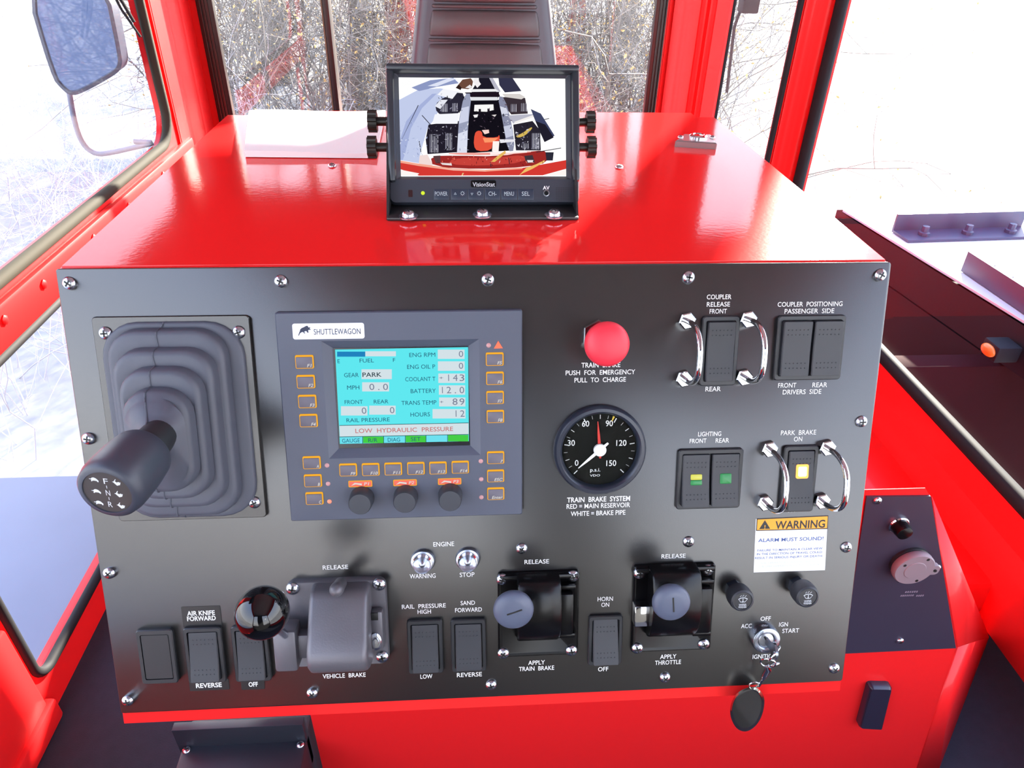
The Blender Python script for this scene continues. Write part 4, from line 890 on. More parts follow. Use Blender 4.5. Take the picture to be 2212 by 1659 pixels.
black_lever('shiny black lever housing with a round knob and bright link, marked THROTTLE', .3588, -.2070, .4165, -.2742, ((1382, 1240), (1530, 1233), (1377, 1402), (1521, 1393)), (1414, 1248, 1511, 1382), (1511, 1272, 1534, 1368), (1453, 1307, 49), -1.48, chrome=(1372, 1312, 1412, 1354), name='throttle_lever')

# ------------------------------------------------------------------ warning label
c4 = lambda x, y: (1520 + x / 2.866, 1080 + y / 2.866)
t, L, u, w = on_panel('warning_label', 'white and orange WARNING sticker reading ALARM MUST SOUND', 'label', 1707, 1176)
P = [lp(*q, .0002, u, w) for q in ((1628, 1236.5), (1782, 1231.5), (1788, 1116), (1633, 1121))]
b = MB(); b.prism(P, 0, .00025); b.build('sheet', PAPER, t)
INK = mat('label_black', S(24, 24, 26), .5); BLUE = mat('label_blue_ink', S(70, 92, 150), .6); PALEI = mat('label_pale_ink', S(198, 206, 230), .6)
hd = [c4(*q) for q in ((326, 190), (766, 178), (771, 97), (330, 117))]
b = MB(); b.flat([lp(*q, .0003, u, w) for q in [c4(*q) for q in ((324, 192), (768, 180), (773, 96), (328, 116))]], .0003); b.build('header_border', INK, t, rec=False, smooth=0)
b = MB(); b.flat([lp(*q, .0003, u, w) for q in [c4(*q) for q in ((330, 186), (763, 174), (768, 101), (333, 121))]], .00036); b.build('header', mat('label_orange', S(245, 160, 40), .5), t, rec=False, smooth=0)
def lab(rows, m, name='lettering', bold=.0, z=.0004):
    b = MB()
    for (s_, x0, x1, y, cap) in rows:
        p0 = lp(*c4(x0, y), .0003, u, w); p1 = lp(*c4(x1, y - (x1 - x0) * .045 + (x1 - x0) * .02), .0003, u, w)
        b.text(s_, p0[0], p1[0], p0[1] - .0003, cap / 2.866 / 3.0 * .001, z, 0, bold)
    return b.build(name, m, t, smooth=0, rec=False)
lab([("WARNING", 443, 752, 152, 52)], INK, bold=.022)
b = MB(); b.flat([lp(*c4(*q), .0003, u, w) for q in ((343, 180), (412, 178), (379, 124))], .0004); b.build('alert_triangle', INK, t, rec=False, smooth=0)
lab([("!", 376, 382, 164, 26)], mat('label_orange', S(245, 160, 40), .5), z=.00045, bold=.02)
lab([("ALARM MUST SOUND!", 338, 742, 247, 24)], BLUE, bold=.012)
lab([("FAILURE TO MAINTAIN A CLEAR VIEW", 333, 735, 310, 15), ("IN THE DIRECTION OF TRAVEL COULD", 329, 733, 333, 15), ("RESULT IN SERIOUS INJURY OR DEATH.", 318, 738, 357, 15)], BLUE, bold=.004)
lab([("THE OPERATOR IS RESPONSIBLE FOR", 350, 712, 389, 14), ("THE SAFE OPERATION OF THIS VEHICLE.", 337, 720, 410, 14), ("THIS VEHICLE IS EQUIPPED WITH A BACKUP ALARM", 343, 725, 203, 12), ("WHEN OPERATING THIS VEHICLE IN REVERSE.", 365, 695, 278, 12)], PALEI)

# ------------------------------------------------------------------ wiper knobs, ignition, keys
def wiper(px, py, label):
    t, L, u, w = on_panel('wiper_control', label, 'knob', px, py, 'black WIPER WASHER push knobs', h=.018)
    b = MB(); b.lathe([(.0068, 0), (.0068, .005), (.0060, .0058), (.0040, .0058)], 6, ph=.4); b.build('hex_nut', mat('dark_nut', S(70, 78, 92), .3, metal=.8), t, smooth=25)
    b = MB(); b.lathe([(.0040, .005), (.0040, .009)], 20); b.build('stem', BLK, t)
    b = MB(); b.lathe([(.0072, .0068), (.0084, .0076), (.0087, .0100), (.0086, .0150), (.0080, .0172), (.0068, .0180), (.0064, .0177)], 40, cap1=False); b.mi = 1; b.lathe([(.0064, .0174), (.0003, .0176)], 32); kb = b.build('push_knob', [BLKS, mat('knob_face', S(34, 36, 40), .4)], t)
    b = MB(); z = .0178
    fan = lambda r, a0, a1, n: [(r * math.cos(a0 + (a1 - a0) * i / n), r * math.sin(a0 + (a1 - a0) * i / n) - .0026) for i in range(n + 1)]
    o_ = fan(.0054, math.radians(52), math.radians(128), 8); i_ = fan(.0049, math.radians(54), math.radians(126), 8)
    n_ = fan(.0022, math.radians(126), math.radians(54), 5)
    b.flat(o_ + i_[::-1], z)
    b.flat([o_[0], i_[0], (n_[-1][0] - .0001, n_[-1][1]), (n_[-1][0] + .0003, n_[-1][1])], z); b.flat([o_[-1], i_[-1], (n_[0][0] + .0001, n_[0][1]), (n_[0][0] - .0003, n_[0][1])], z)
    b.flat(fan(.0024, math.radians(54), math.radians(126), 5) + fan(.0020, math.radians(126), math.radians(54), 5), z)
    b.rect(-.0002, -.0012, .0002, .0020, z)
    for k in (-1, 0, 1):
        b.rect(k * .0017 - .0006, .0036 - abs(k) * .0003, k * .0017 + .0001, .0039 - abs(k) * .0003, z); b.rect(k * .0017 - .0001, .0043 - abs(k) * .0004, k * .0017 + .0006, .0046 - abs(k) * .0004, z)
    b.text("WIPER", -.0027, .0027, -.0026, .0012, z, 0, .01); b.text("WASHER", -.0029, .0029, -.0046, .0012, z, 0, .01); b.rect(-.0027, -.0037, .0027, -.0035, z)
    b.build('lettering', mat('grip_print', S(205, 210, 215), .6), kb, smooth=0, rec=False)
wiper(1605, 1299, "black WIPER WASHER knob beside the THROTTLE lever housing")
wiper(1746, 1291, "black WIPER WASHER knob under the right end of the WARNING sticker")
t, L, u, w = on_panel('ignition_switch', 'round chrome ignition switch ringed by the words OFF, ACC, IGN and START', 'switch', 1653, 1380, h=.004)
b = MB(); b.lathe([(.0104, 0), (.0104, .0050), (.0098, .0066), (.0090, .0070), (.0068, .0070), (.0062, .0064), (.0058, .0052)], 40, cap1=False); b.build('collar', mat('satin_chrome', S(175, 182, 195), .25, metal=1.0), t)
b = MB(); b.lathe([(.0058, .0040), (.0056, .0058), (.0050, .0062), (.0003, .0062)], 32); cy = b.build('lock_cylinder', STEEL, t)
b = MB(); b.box(-.0006, -.0038, .0058, .0006, .0038, .0064, M=Matrix.Rotation(.5, 4, 'Z')); b.build('keyway', DARKM, cy)
kw = thing('key_bunch', 'steel key with rings, snap clip and dark oval fob hanging from the ignition', 'keys', PAN.at(u, w, .0064)); KI = kw.matrix_world.inverted()
KM = mat('key_steel', S(150, 158, 168), .3, metal=1.0)
kh = KI @ (PAN.M @ Vector((*PAN.uv(1672, 1406, .022), .022)))     # centre of the key head, standing off the panel
kd = kh.normalized(); kn = Vector((.55, .1, .8)); kn = (kn - kd * kn.dot(kd)).normalized(); ks = kd.cross(kn)
KR = Matrix(((ks.x, kd.x, kn.x, 0), (ks.y, kd.y, kn.y, 0), (ks.z, kd.z, kn.z, 0), (0, 0, 0, 1))); kl = kh.length
b = MB(); hp = [(.0058 * math.cos(a), kl + .0062 * math.sin(a)) for a in [2 * PI * i / 28 for i in range(28)]]; ho = [(.0016 * math.cos(a), kl + .0026 + .0016 * math.sin(a)) for a in [2 * PI * i / 28 for i in range(28)]]
b.loops([[(x, y, z) for x, y in P_] for P_, z in ((hp, -.0009), (hp, .0009), (ho, .0009), (ho, -.0009), (hp, -.0009))], False, False, M=KR)
b.box(-.0026, -.004, -.0007, .0026, kl - .004, .0007, M=KR); b.build('key', KM, kw, smooth=30)
YK = (kw.matrix_world @ kh).y
def hk(px, py, dy=0.0): return KI @ hit(px, py, 1, YK + dy)
def ring(c, r, wire, tiltx, tilty, nm, m=CHROME, sq_=1.0):
    T = Matrix.Translation(c) @ KI.to_3x3().to_4x4() @ Matrix.Rotation(tilty, 4, 'Z') @ Matrix.Rotation(tiltx, 4, 'X')
    b = MB(); b.tube([T @ Vector((r * math.cos(2 * PI * i / 40), r * sq_ * math.sin(2 * PI * i / 40), 0)) for i in range(40)], wire, 8, closed=True); return b.build(nm, m, kw)
ring(hk(1673, 1412, -.001), .0062, .00065, PI / 2 + .25, .75, 'key_ring'); ring(hk(1659, 1432, -.002), .0050, .0006, PI / 2 + .1, -.35, 'key_ring'); ring(hk(1672, 1436, -.001), .0036, .0008, PI / 2 + .5, .3, 'key_ring')
b = MB(); b.tube([hk(1656, 1434), hk(1659, 1446), hk(1652, 1458), hk(1647, 1468)], [.0012, .0024, .0022, .0013], 12); b.tube([hk(1647, 1466), hk(1641, 1478), hk(1638, 1482)], .0011, 8); b.build('snap_clip', CHROME, kw)
ring(hk(1628, 1480), .0034, .0006, PI / 2, 0, 'split_ring')
fc = [(1622, 1482), (1640, 1488), (1650, 1503), (1652, 1520), (1646, 1548), (1632, 1570), (1612, 1582), (1592, 1576), (1580, 1556), (1576, 1535), (1582, 1510), (1596, 1493)]
ctr = (1614, 1533); fc = chaikin(fc, 2)
def fr(k, dy): return [hk(ctr[0] + (x - ctr[0]) * k, ctr[1] + (y - ctr[1]) * k, dy) for x, y in fc]
b = MB(); b.loops([fr(.80, .0035), fr(1.0, .0015), fr(1.0, -.0015)], True, False); b.loops([fr(1.0, -.0015), fr(.90, -.0036), fr(.84, -.0038)], False, False); b.mi = 1; b.loops([fr(.84, -.0038), fr(.6, -.0041)], False, True)
b.build('fob', [mat('fob_nickel', S(190, 186, 170), .18, metal=1.0), mat('fob_dark_face', S(44, 42, 36), .12, coat=.6)], kw, smooth=50)

# ------------------------------------------------------------------ dark side panel on the pedestal
SUB = Frame((0, CY, 0), 0.0)
P = [SUB.uv(*q) for q in ((1820, 1409), (2063, 1397), (2008, 1069), (1870, 1070))]
cu, cv = .66, -.40
t = thing('socket_board', 'dark side plate with a power socket and small round knob beside the main panel', 'panel', SUB.at(cu, cv)); SI = Matrix.Translation((-cu, -cv, 0))
b = MB(); b.prism([(x - cu, y - cv) for x, y in P], 0, .002); b.build('plate', mat('dark_side_plate', S(50, 46, 62), .4, bump=.04, bscale=1500), t)
for (px, py) in ((1895, 1081), (1944, 1384), (2023, 1226), (1937, 1207), (1943, 1253)):
    x, y = SUB.uv(px, py, .002); screw(t, x - cu, y - cv, .002, r=.0042 if px != 1937 and px != 1943 else .003)
q_ = MB()
for (x0, x1, y, n_) in ((1955, 1983, 1279, 6), (1945, 1974, 1287, 7), (1979, 1996, 1287, 4)):     # too worn to read: one worn stroke per character
    a_ = SUB.uv(x0, y, .0022); c_ = SUB.uv(x1, y, .0022); st = (c_[0] - a_[0]) / n_
    for k in range(n_): q_.rect(a_[0] - cu + st * (k + .1), a_[1] - cv - .0014, a_[0] - cu + st * (k + .75), a_[1] - cv + .0014, .0022)
q_.build('lettering', mat('faded_print', S(120, 105, 120), .6), t, smooth=0, rec=False)
x, y = SUB.uv(1947, 1142, .008); k = thing('rotary_control', 'small shiny black round knob at the top of the dark side plate', 'knob', SUB.at(x, y, .002))
b = MB(); b.lathe([(.0098, 0), (.0098, .002), (.0088, .0030), (.0076, .0030)], 30); b.build('chrome_ring', CHROME, k); b = MB(); b.lathe([(.0078, .002), (.0080, .008), (.0072, .0130), (.004, .0142), (.0003, .0143)], 30); b.build('knob_cap', BLKG, k)
x, y = SUB.uv(1974, 1229, .012); k = thing('power_socket', 'grey capped round power socket on the dark side plate', 'socket', SUB.at(x, y, .002))
GC = mat('socket_grey', S(128, 112, 118), .55)
b = MB(); b.lathe([(.0195, 0), (.0195, .003), (.0175, .0042), (.0150, .0042)], 36); b.build('socket_flange', BLK, k)
b = MB(); b.lathe([(.0195, .0045), (.0203, .0060), (.0203, .0105), (.0192, .0120), (.0110, .0120), (.0104, .0126), (.0003, .0126)], 40); b.stack([(.015, .012, .004, .006, .0185, -.002), (.015, .012, .004, .0112, .0185, -.002)]); cp_ = b.build('cap', GC, k)
b = MB()
for (xx, yy) in ((.0215, -.002), (-.0125, .0075), (.0085, .0145), (.0070, -.0150)): b.lathe([(.0016, .0112), (.0016, .0122), (.0003, .0122)], 10, c=(xx, yy))
b.build('cap_hole', DARKM, cp_)
# lower black latch
P = [SUB.uv(*q) for q in ((1848, 1559), (1899, 1562), (1921, 1471), (1872, 1470))]
cu2, cv2 = sum(p[0] for p in P) / 4, sum(p[1] for p in P) / 4
t = thing('rocker_latch', 'dark tilted oblong latch on the red pedestal below the side plate', 'latch', SUB.at(cu2, cv2)); Q = [(p[0] - cu2, p[1] - cv2) for p in P]
def rnd(P, r):
    out = []
    for i in range(len(P)):
        p, c, n_ = Vector(P[i - 1]), Vector(P[i]), Vector(P[(i + 1) % len(P)]); a_ = c + (p - c).normalized() * r; b_ = c + (n_ - c).normalized() * r
        for s_ in (0, .33, .67, 1): out.append(tuple((1 - s_) ** 2 * a_ + 2 * s_ * (1 - s_) * c + s_ * s_ * b_))
    return out
R_ = rnd(Q, .005); b = MB(); b.loops([[(x, y, 0) for x, y in R_], [(x, y, .007) for x, y in R_], [(x, y, .010) for x, y in inset(R_, .002)]]); b.build('latch_body', mat('latch_dark', S(40, 36, 52), .25), t)
# heater box under the console
t = thing('heater_box', 'black metal box on the floor under the left of the console', 'box', Matrix.Translation((-.005, .03, ZF)))
hx0, hx1 = hit(395, 1606, 2, -.60).x, .058
zt = -.60
b = MB(); b.box(hx0 + .005, -.06, 0, hx1 - .0 + .005, .055, zt - ZF, b=.004); b.build('case', mat('box_black', S(34, 36, 44), .45, bump=.05, bscale=800), t)
b = MB(); b.box(hx0 - .004 + .005, .022, .1, hx1 + .005, .032, zt - ZF + .032, b=.001); b.build('rear_flange', mat('box_black', S(34, 36, 44), .45), t)
for (px, py) in ((405, 1612), (682, 1601)):
    p = hit(px, py, 2, zt + .001); screw(t, min(p.x, hx1 - .006) + .005, min(p.y - .03, .018), zt - ZF, r=.0045)

# ------------------------------------------------------------------ on the console top
P = [hit(*q, 2, .005) for q in ((528, 328), (812, 331), (832, 238), (538, 239))]
c = sum(P, Vector()) / 4
t = thing('paper_pad', 'open white paper manual lying on the red console top left of the monitor', 'paper', Matrix.Translation((c.x, c.y, .0)))
b = MB(); prm = [(p.x - c.x, p.y - c.y) for p in P]
def curl(x, y): return .0012 * math.sin((x + .1) * 40) + .0016 * max(0, -y / .08) * (1 + math.cos(x * 60)) * .5
N = 14
def pt(i, j, z):
    s_, r_ = i / N, j / N; a_ = Vector(prm[0]).lerp(Vector(prm[1]), s_); d = Vector(prm[3]).lerp(Vector(prm[2]), s_); q = a_.lerp(d, r_); return Vector((q.x, q.y, z if z < .0015 else z + curl(q.x, q.y)))
for z in (.0006, .0050):
    G = [[b.bm.verts.new(pt(i, j, z)) for i in range(N + 1)] for j in range(N + 1)]
    for j in range(N):
        for i in range(N): b.f((G[j][i], G[j][i + 1], G[j + 1][i + 1], G[j + 1][i]))
    if z > .001: gt = G
    else: g0 = G
edge = [(0, i) for i in range(N + 1)] + [(j, N) for j in range(1, N + 1)] + [(N, i) for i in range(N - 1, -1, -1)] + [(j, 0) for j in range(N - 1, 0, -1)]
for k in range(len(edge)):
    a_, c_ = edge[k], edge[(k + 1) % len(edge)]; b.f((g0[a_[0]][a_[1]], g0[c_[0]][c_[1]], gt[c_[0]][c_[1]], gt[a_[0]][a_[1]]))
b.build('pages', PAPER, t, smooth=40)
b = MB()
for k in range(11):
    x = .030 + k * .0048; y0_ = .055 - (k % 3) * .003; ln = .045 - .012 * (k % 4) * .6
    zc = lambda yy: .0053 + curl(x, yy)
    for s_ in range(int(ln / .006)):
        yy = y0_ - s_ * .006; b.flat([(x - .0007, yy, ), (x + .0007, yy), (x + .0007, yy - .0048), (x - .0007, yy - .0048)], zc(yy) + .0002)
b.build('printed_lines', mat('grey_ink', S(150, 158, 175), .7), t, smooth=0, rec=False)
P = [hit(*q, 2, .006) for q in ((1459, 303), (1549, 309), (1536, 290), (1477, 289))]; c = sum(P, Vector()) / 4
t = thing('latch_plate', 'metal plate with a round chrome button at the back right of the console top', 'latch', Matrix.Translation((c.x, c.y, 0)))
b = MB(); Q = [(p.x - c.x, p.y - c.y) for p in P]; b.loops([[(x, y, 0) for x, y in Q], [(x, y, .005) for x, y in Q], [(x, y, .006) for x, y in inset(Q, .001)]]); b.build('plate', STEEL, t)
b = MB(); b.lathe([(.0085, .006), (.0085, .0075), (.0070, .0088), (.0055, .0088), (.0050, .0080), (.0035, .0084), (.0003, .0086)], 30, c=(.002, .002)); b.build('button', CHROME, t)
for x in (-.0155, .0155): screw(t, x, .001, .006, r=.0028)
# ------------------------------------------------------------------ seat beyond the console
LEA = mat('black_vinyl', S(62, 58, 60), .42, bump=.12, bscale=900); LEAS = mat('vinyl_side', S(52, 54, 66), .38, bump=.1, bscale=900)
YS = 1.0
t = thing('operator_chair', 'black vinyl operator seat with a ribbed backrest behind the monitor', 'seat', Matrix.Translation((.288, YS, ZF)))
def sz(py): return hit(1045, py, 1, YS).z - ZF
b = MB(); cxs = 0.0
# backrest shell with tapering outline
def ring_(z, hw, y0, y1): return [(-hw, y1, z), (-hw - .004, (y0 + y1) / 2, z), (-hw + .004, y0 - .004, z), (-hw + .018, y0 - .012, z), (hw - .018, y0 - .012, z), (hw - .004, y0 - .004, z), (hw + .004, (y0 + y1) / 2, z), (hw, y1, z)]
zz = [(.36, .150), (sz(140), .131), (sz(0), .115), (sz(0) + .12, .098), (sz(0) + .20, .090), (sz(0) + .225, .075)]
b.loops([ring_(z, hw, (z - .69) * .10 - .0, (z - .69) * .10 + .07) for z, hw in zz]); bk = b.build('backrest', LEAS, t, smooth=60)
rows = [(140 + 90, 92), (89, 82), (79, 21), (18, 9), (6, -60), (-64, -150)]
for (pb, ptop) in rows:
    z0, z1 = sz(pb), sz(ptop); q = MB(); L_ = []
    for s_, off in ((0.0, .004), (.03, -.0015), (.10, -.0035), (.5, -.0050), (.90, -.0035), (.97, -.0015), (1.0, .004)):
        z = z0 + (z1 - z0) * s_; hw = np.interp(z, [v[0] for v in zz], [v[1] for v in zz]) - .024; y = (z - .69) * .10 - .012 + off - .001
        L_.append([(-hw, y + .02, z), (-hw, y + .006, z), (-hw + .006, y, z), (-hw * .4, y - .003, z), (hw * .4, y - .003, z), (hw - .006, y, z), (hw, y + .006, z), (hw, y + .02, z)])
    q.loops(L_); q.build('backrest_pad', LEA, bk, smooth=60)
b = MB(); b.stack([(.30, .36, .05, .26, 0, -.20), (.34, .40, .06, .30, 0, -.20), (.34, .40, .06, .36, 0, -.20), (.30, .36, .05, .385, 0, -.20)]); b.build('seat_cushion', LEA, t)
b = MB(); b.stack([(.22, .26, .02, 0, 0, -.16), (.20, .24, .02, .27, 0, -.16)]); b.build('seat_base', BLK, t)
# ------------------------------------------------------------------ outside
ZG = -2.3
GRAV = mat('pale_gravel_ground', S(166, 161, 154), 0.95, var=.4, vscale=9)
def gz(x, y):
    z = ZG
    if y > 6: z += min(3.2, (y - 6) * .16)
    if x < -3.2: z += min(3.5, (-x - 3.2) * .22)
    if x > 9: z += (x - 9) * .12
    return z
b = MB(); xs_ = [-45, -30, -20, -14, -10, -7, -5, -3.2, -1, 2, 5, 9, 14, 22, 35, 50]; ys_ = [-30, -12, -4, 0, 3, 6, 9, 13, 18, 26, 40, 60]
G = [[b.bm.verts.new((x, y, gz(x, y))) for x in xs_] for y in ys_]
for j in range(len(ys_) - 1):
    for i in range(len(xs_) - 1): b.f((G[j][i], G[j][i + 1], G[j + 1][i + 1], G[j + 1][i]))
struct(b.build('ground', GRAV, smooth=60))
# vehicle below and around the cab
HULL = mat('hull_red', (0.40, .01, .012, 1), .5); HB = mat('hood_black_paint', S(22, 24, 32), .7, spec=.2, bump=.1, bscale=300); REDSH = mat('shaded_hull_red', S(44, 13, 19), .9, spec=.1, var=.15, vscale=14)  # bulkhead red is darkened in the colour to stand for shade
t = thing('rail_vehicle', 'vehicle outside, blue grey side deck on the left, shade-darkened red bulkhead on the right', 'vehicle', Matrix.Translation((.4, 0, -1.7)))
VI = t.matrix_world.inverted()
b = MB(); b.box(-.45, -3.2, -1.7, 1.25, 2.2, -.82, b=.02, M=VI); b.build('frame', HULL, t)
b = MB(); b.box(1.12, .99, -1.62, 2.6, 1.05, -.72, b=.005, M=VI); b.build('bulkhead', REDSH, t)
yd = hit(110, 1028, 2, -.90).y
b = MB(); b.box(-1.9, -2.6, -.95, XL - .06, yd, -.90, b=.004, M=VI); b.build('side_deck', mat('blue_grey_deck', S(112, 118, 134), .4, bump=.05, bscale=40, var=.15, vscale=5), t)
b = MB(); b.box(-.36, 1.42, -.84, 1.10, 2.5, -.50, b=.02, M=VI); b.build('added_shade_box', HULL, t)  # unseen box added ahead of the cab to shade the side deck
for y in (-1.6, 1.2):
    b = MB(); b.lathe([(.30, -.14), (.5, -.14), (.55, -.09), (.55, .09), (.5, .14), (.30, .14), (.28, .08), (.08, .08)], 32, M=VI @ Matrix.Translation((-.62, y, -1.75)) @ RY90); b.build('wheel', RUB, t)
EX = Matrix(((1, .115, 0, 1.468), (-.02, -1, 0, 1.56), (0, 0, 1, 0), (0, 0, 0, 1)))
t = thing('engine_hood', 'long black engine hood outside the right window with a bright top', 'hood', Matrix.Translation((2.0, 1.0, -1.7)))
HI = t.matrix_world.inverted(); HTOP = mat('hood_top_glare', S(200, 205, 215), .35)  # pale top colour stands for glare on the black hood
pl = [(1.437, 1.75), (1.63, .30), (2.9, .30), (2.9, 1.75)]; pb = [(1.437, 1.75), (1.531, 1.055), (2.9, 1.055), (2.9, 1.75)]
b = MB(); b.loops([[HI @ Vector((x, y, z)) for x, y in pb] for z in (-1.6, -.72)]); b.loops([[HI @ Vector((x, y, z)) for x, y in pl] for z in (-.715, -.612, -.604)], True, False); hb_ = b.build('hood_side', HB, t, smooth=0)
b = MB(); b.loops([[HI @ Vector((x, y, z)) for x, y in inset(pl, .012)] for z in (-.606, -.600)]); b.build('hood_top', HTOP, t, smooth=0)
def angle_iron(p0, p1, nb):
    a_, c_ = Vector(p0), Vector(p1); d = (c_ - a_).normalized(); n_ = Vector((-d.y, d.x, 0)); b = MB()
    sec = [(0, 0), (.085, 0), (.085, .007), (.008, .007), (.008, .055), (0, .055)]
    b.loops([[HI @ (p + n_ * x + Vector((0, 0, z))) for x, z in sec] for p in (a_, c_)]); o = b.build('angle_iron', mat('angle_blue_black', S(52, 58, 84), .4), t, smooth=0)
    for k in range(nb):
        p = a_.lerp(c_, (k + .5) / nb) + n_ * .05; q = MB(); q.lathe([(.016, .006), (.016, .016), (.010, .018), (.010, .034), (.002, .035)], 8, M=HI @ Matrix.Translation(p)); q.build('bolt', mat('angle_blue_black', S(52, 58, 84), .4), o)
h_ = lambda x, y: hit(x, y, 2, -.598)
angle_iron(h_(2200, 492), h_(1925, 500), 3); angle_iron(h_(2075, 585), h_(2330, 760), 6)
p = hit(2135, 756, 0, 1.47); t = thing('marker_lamp', 'small amber marker lamp on the black hood side', 'lamp', Matrix.Translation((p.x, p.y, p.z)))
b = MB(); b.sphere((0, 0, 0), .018, 16, 10, (.6, 1.3, .8)); b.build('lamp_lens', mat('amber_lens', S(200, 110, 40), .3, emit=S(160, 80, 20), estr=.3), t); b = MB(); b.box(.002, -.028, -.02, .06, .028, .02, b=.004); b.build('lamp_base', HB, t)
# left mirror on its loop arm
YM = 1.0
P = [hit(*q, 1, YM) for q in ((52, -60), (118, 165), (138, 188), (155, 202), (180, 196), (248, 158), (262, 144), (263, 120), (225, -60))]
c = sum(P, Vector()) / len(P); P = [Vector(p) for p in chaikin(P, 2)]
t = thing('side_mirror', 'large side mirror with a loop arm outside the upper left window', 'mirror', Matrix.Translation(c))
Q = [(p.x - c.x, p.z - c.z) for p in P]; MX = Matrix(((1, 0, 0, 0), (0, 0, -1, 0), (0, 1, 0, 0), (0, 0, 0, 1)))
b = MB(); b.loops([[(x, y, z) for x, y in pp] for pp, z in ((Q, -.03), (Q, .004), (inset(Q, -.003), .006), (inset(Q, .003), .008), (inset(Q, .005), .004))], True, False, MX); b.build('mirror_shell', mat('mirror_shell_black', S(60, 66, 82), .35), t)
b = MB(); b.loops([[(x, y, .0045) for x, y in inset(Q, -.0045 if False else .0045)]], True, False, MX); b.build('mirror_glass', mat('mirror_tinted', S(70, 84, 118), .03, metal=1.0), t, rec=False)
A_ = [hit(*q, 1, YM + .03) - c for q in ((140, 120), (150, 205), (162, 270), (178, 312), (205, 334), (240, 330), (300, 316), (338, 308))]; A_.append(Vector((XL - .05 - c.x, A_[-1].y, A_[-1].z + .002)))
A_ = [Vector(p) for p in chaikin(A_, 2, False)]
b = MB(); b.tube(A_, .0048, 12); b.build('loop_arm', mat('arm_grey', S(92, 104, 124), .4), t, smooth=60)
t = thing('windscreen_wiper', 'thin black wiper arm hanging outside the top of the left window', 'wiper', Matrix.Translation(hit(270, 40, 1, .96)))
c = t.matrix_world.translation; b = MB()
b.tube([hit(236, -30, 1, .96) - c, hit(262, 20, 1, .96) - c, hit(304, 80, 1, .96) - c], .0022, 8); b.build('arm', SEAL, t); b = MB(); b.tube([hit(256, -10, 1, .965) - c, hit(290, 48, 1, .965) - c], .0030, 8); b.build('blade', SEAL, t)
# mirror bracket outside the narrow far window
t = thing('far_mirror_bracket', 'black mirror bracket outside the narrow window at the far right', 'bracket', Matrix.Translation(hit(1620, 10, 1, 1.42))); c = t.matrix_world.translation
b = MB(); p0, p1 = hit(1608, -40, 1, 1.42) - c, hit(1632, 28, 1, 1.42) - c; b.box(p0.x, -.02, p1.z, p1.x, .02, p0.z, b=.004); b.build('mirror_case', HB, t)
b = MB(); b.tube([hit(1610, 12, 1, 1.42) - c, hit(1596, 30, 1, 1.42) - c, hit(1586, 60, 1, 1.41) - c, hit(1570, 200, 1, 1.40) - c], .004, 8); b.build('stay', HB, t)

# ------------------------------------------------------------------ bare thicket
def twigs(seed, spots, hgt, nst, depth, r0, spread, leaf=0.0, up=.9):
    rg = random.Random(seed); SG = []; LV = []
    def grow(p, d, l, r, k):
        n = 3 if k else 4; q = p
        for i in range(n):
            d2 = (d + Vector((rg.gauss(0, .22), rg.gauss(0, .22), rg.gauss(0, .16)))).normalized(); q2 = q + d2 * (l / n)
            SG.append((q.x, q.y, q.z, q2.x, q2.y, q2.z, r * (1 - .25 * i / n), r * (1 - .25 * (i + 1) / n))); d = d2; q = q2
            if k > 0 and i > 0:
                for _ in range(1 if rg.random() < .75 else 2):
                    a_ = Vector((rg.gauss(0, 1), rg.gauss(0, 1), rg.gauss(.1, .7))).normalized(); grow(q, (d * .55 + a_ * spread).normalized(), l * rg.uniform(.5, .75), r * .58, k - 1)
            if k == 0 and leaf and rg.random() < leaf: LV.append((q.x, q.y, q.z))
    for (x, y) in spots:
        z = gz(x, y)
        for s_ in range(nst):
            d = Vector((rg.gauss(0, .35), rg.gauss(0, .35), up)).normalized(); grow(Vector((x + rg.gauss(0, .25), y + rg.gauss(0, .25), z - .05)), d, hgt * rg.uniform(.6, 1.1), r0 * rg.uniform(.7, 1.2), depth)
    return np.array(SG), np.array(LV).reshape(-1, 3), rg
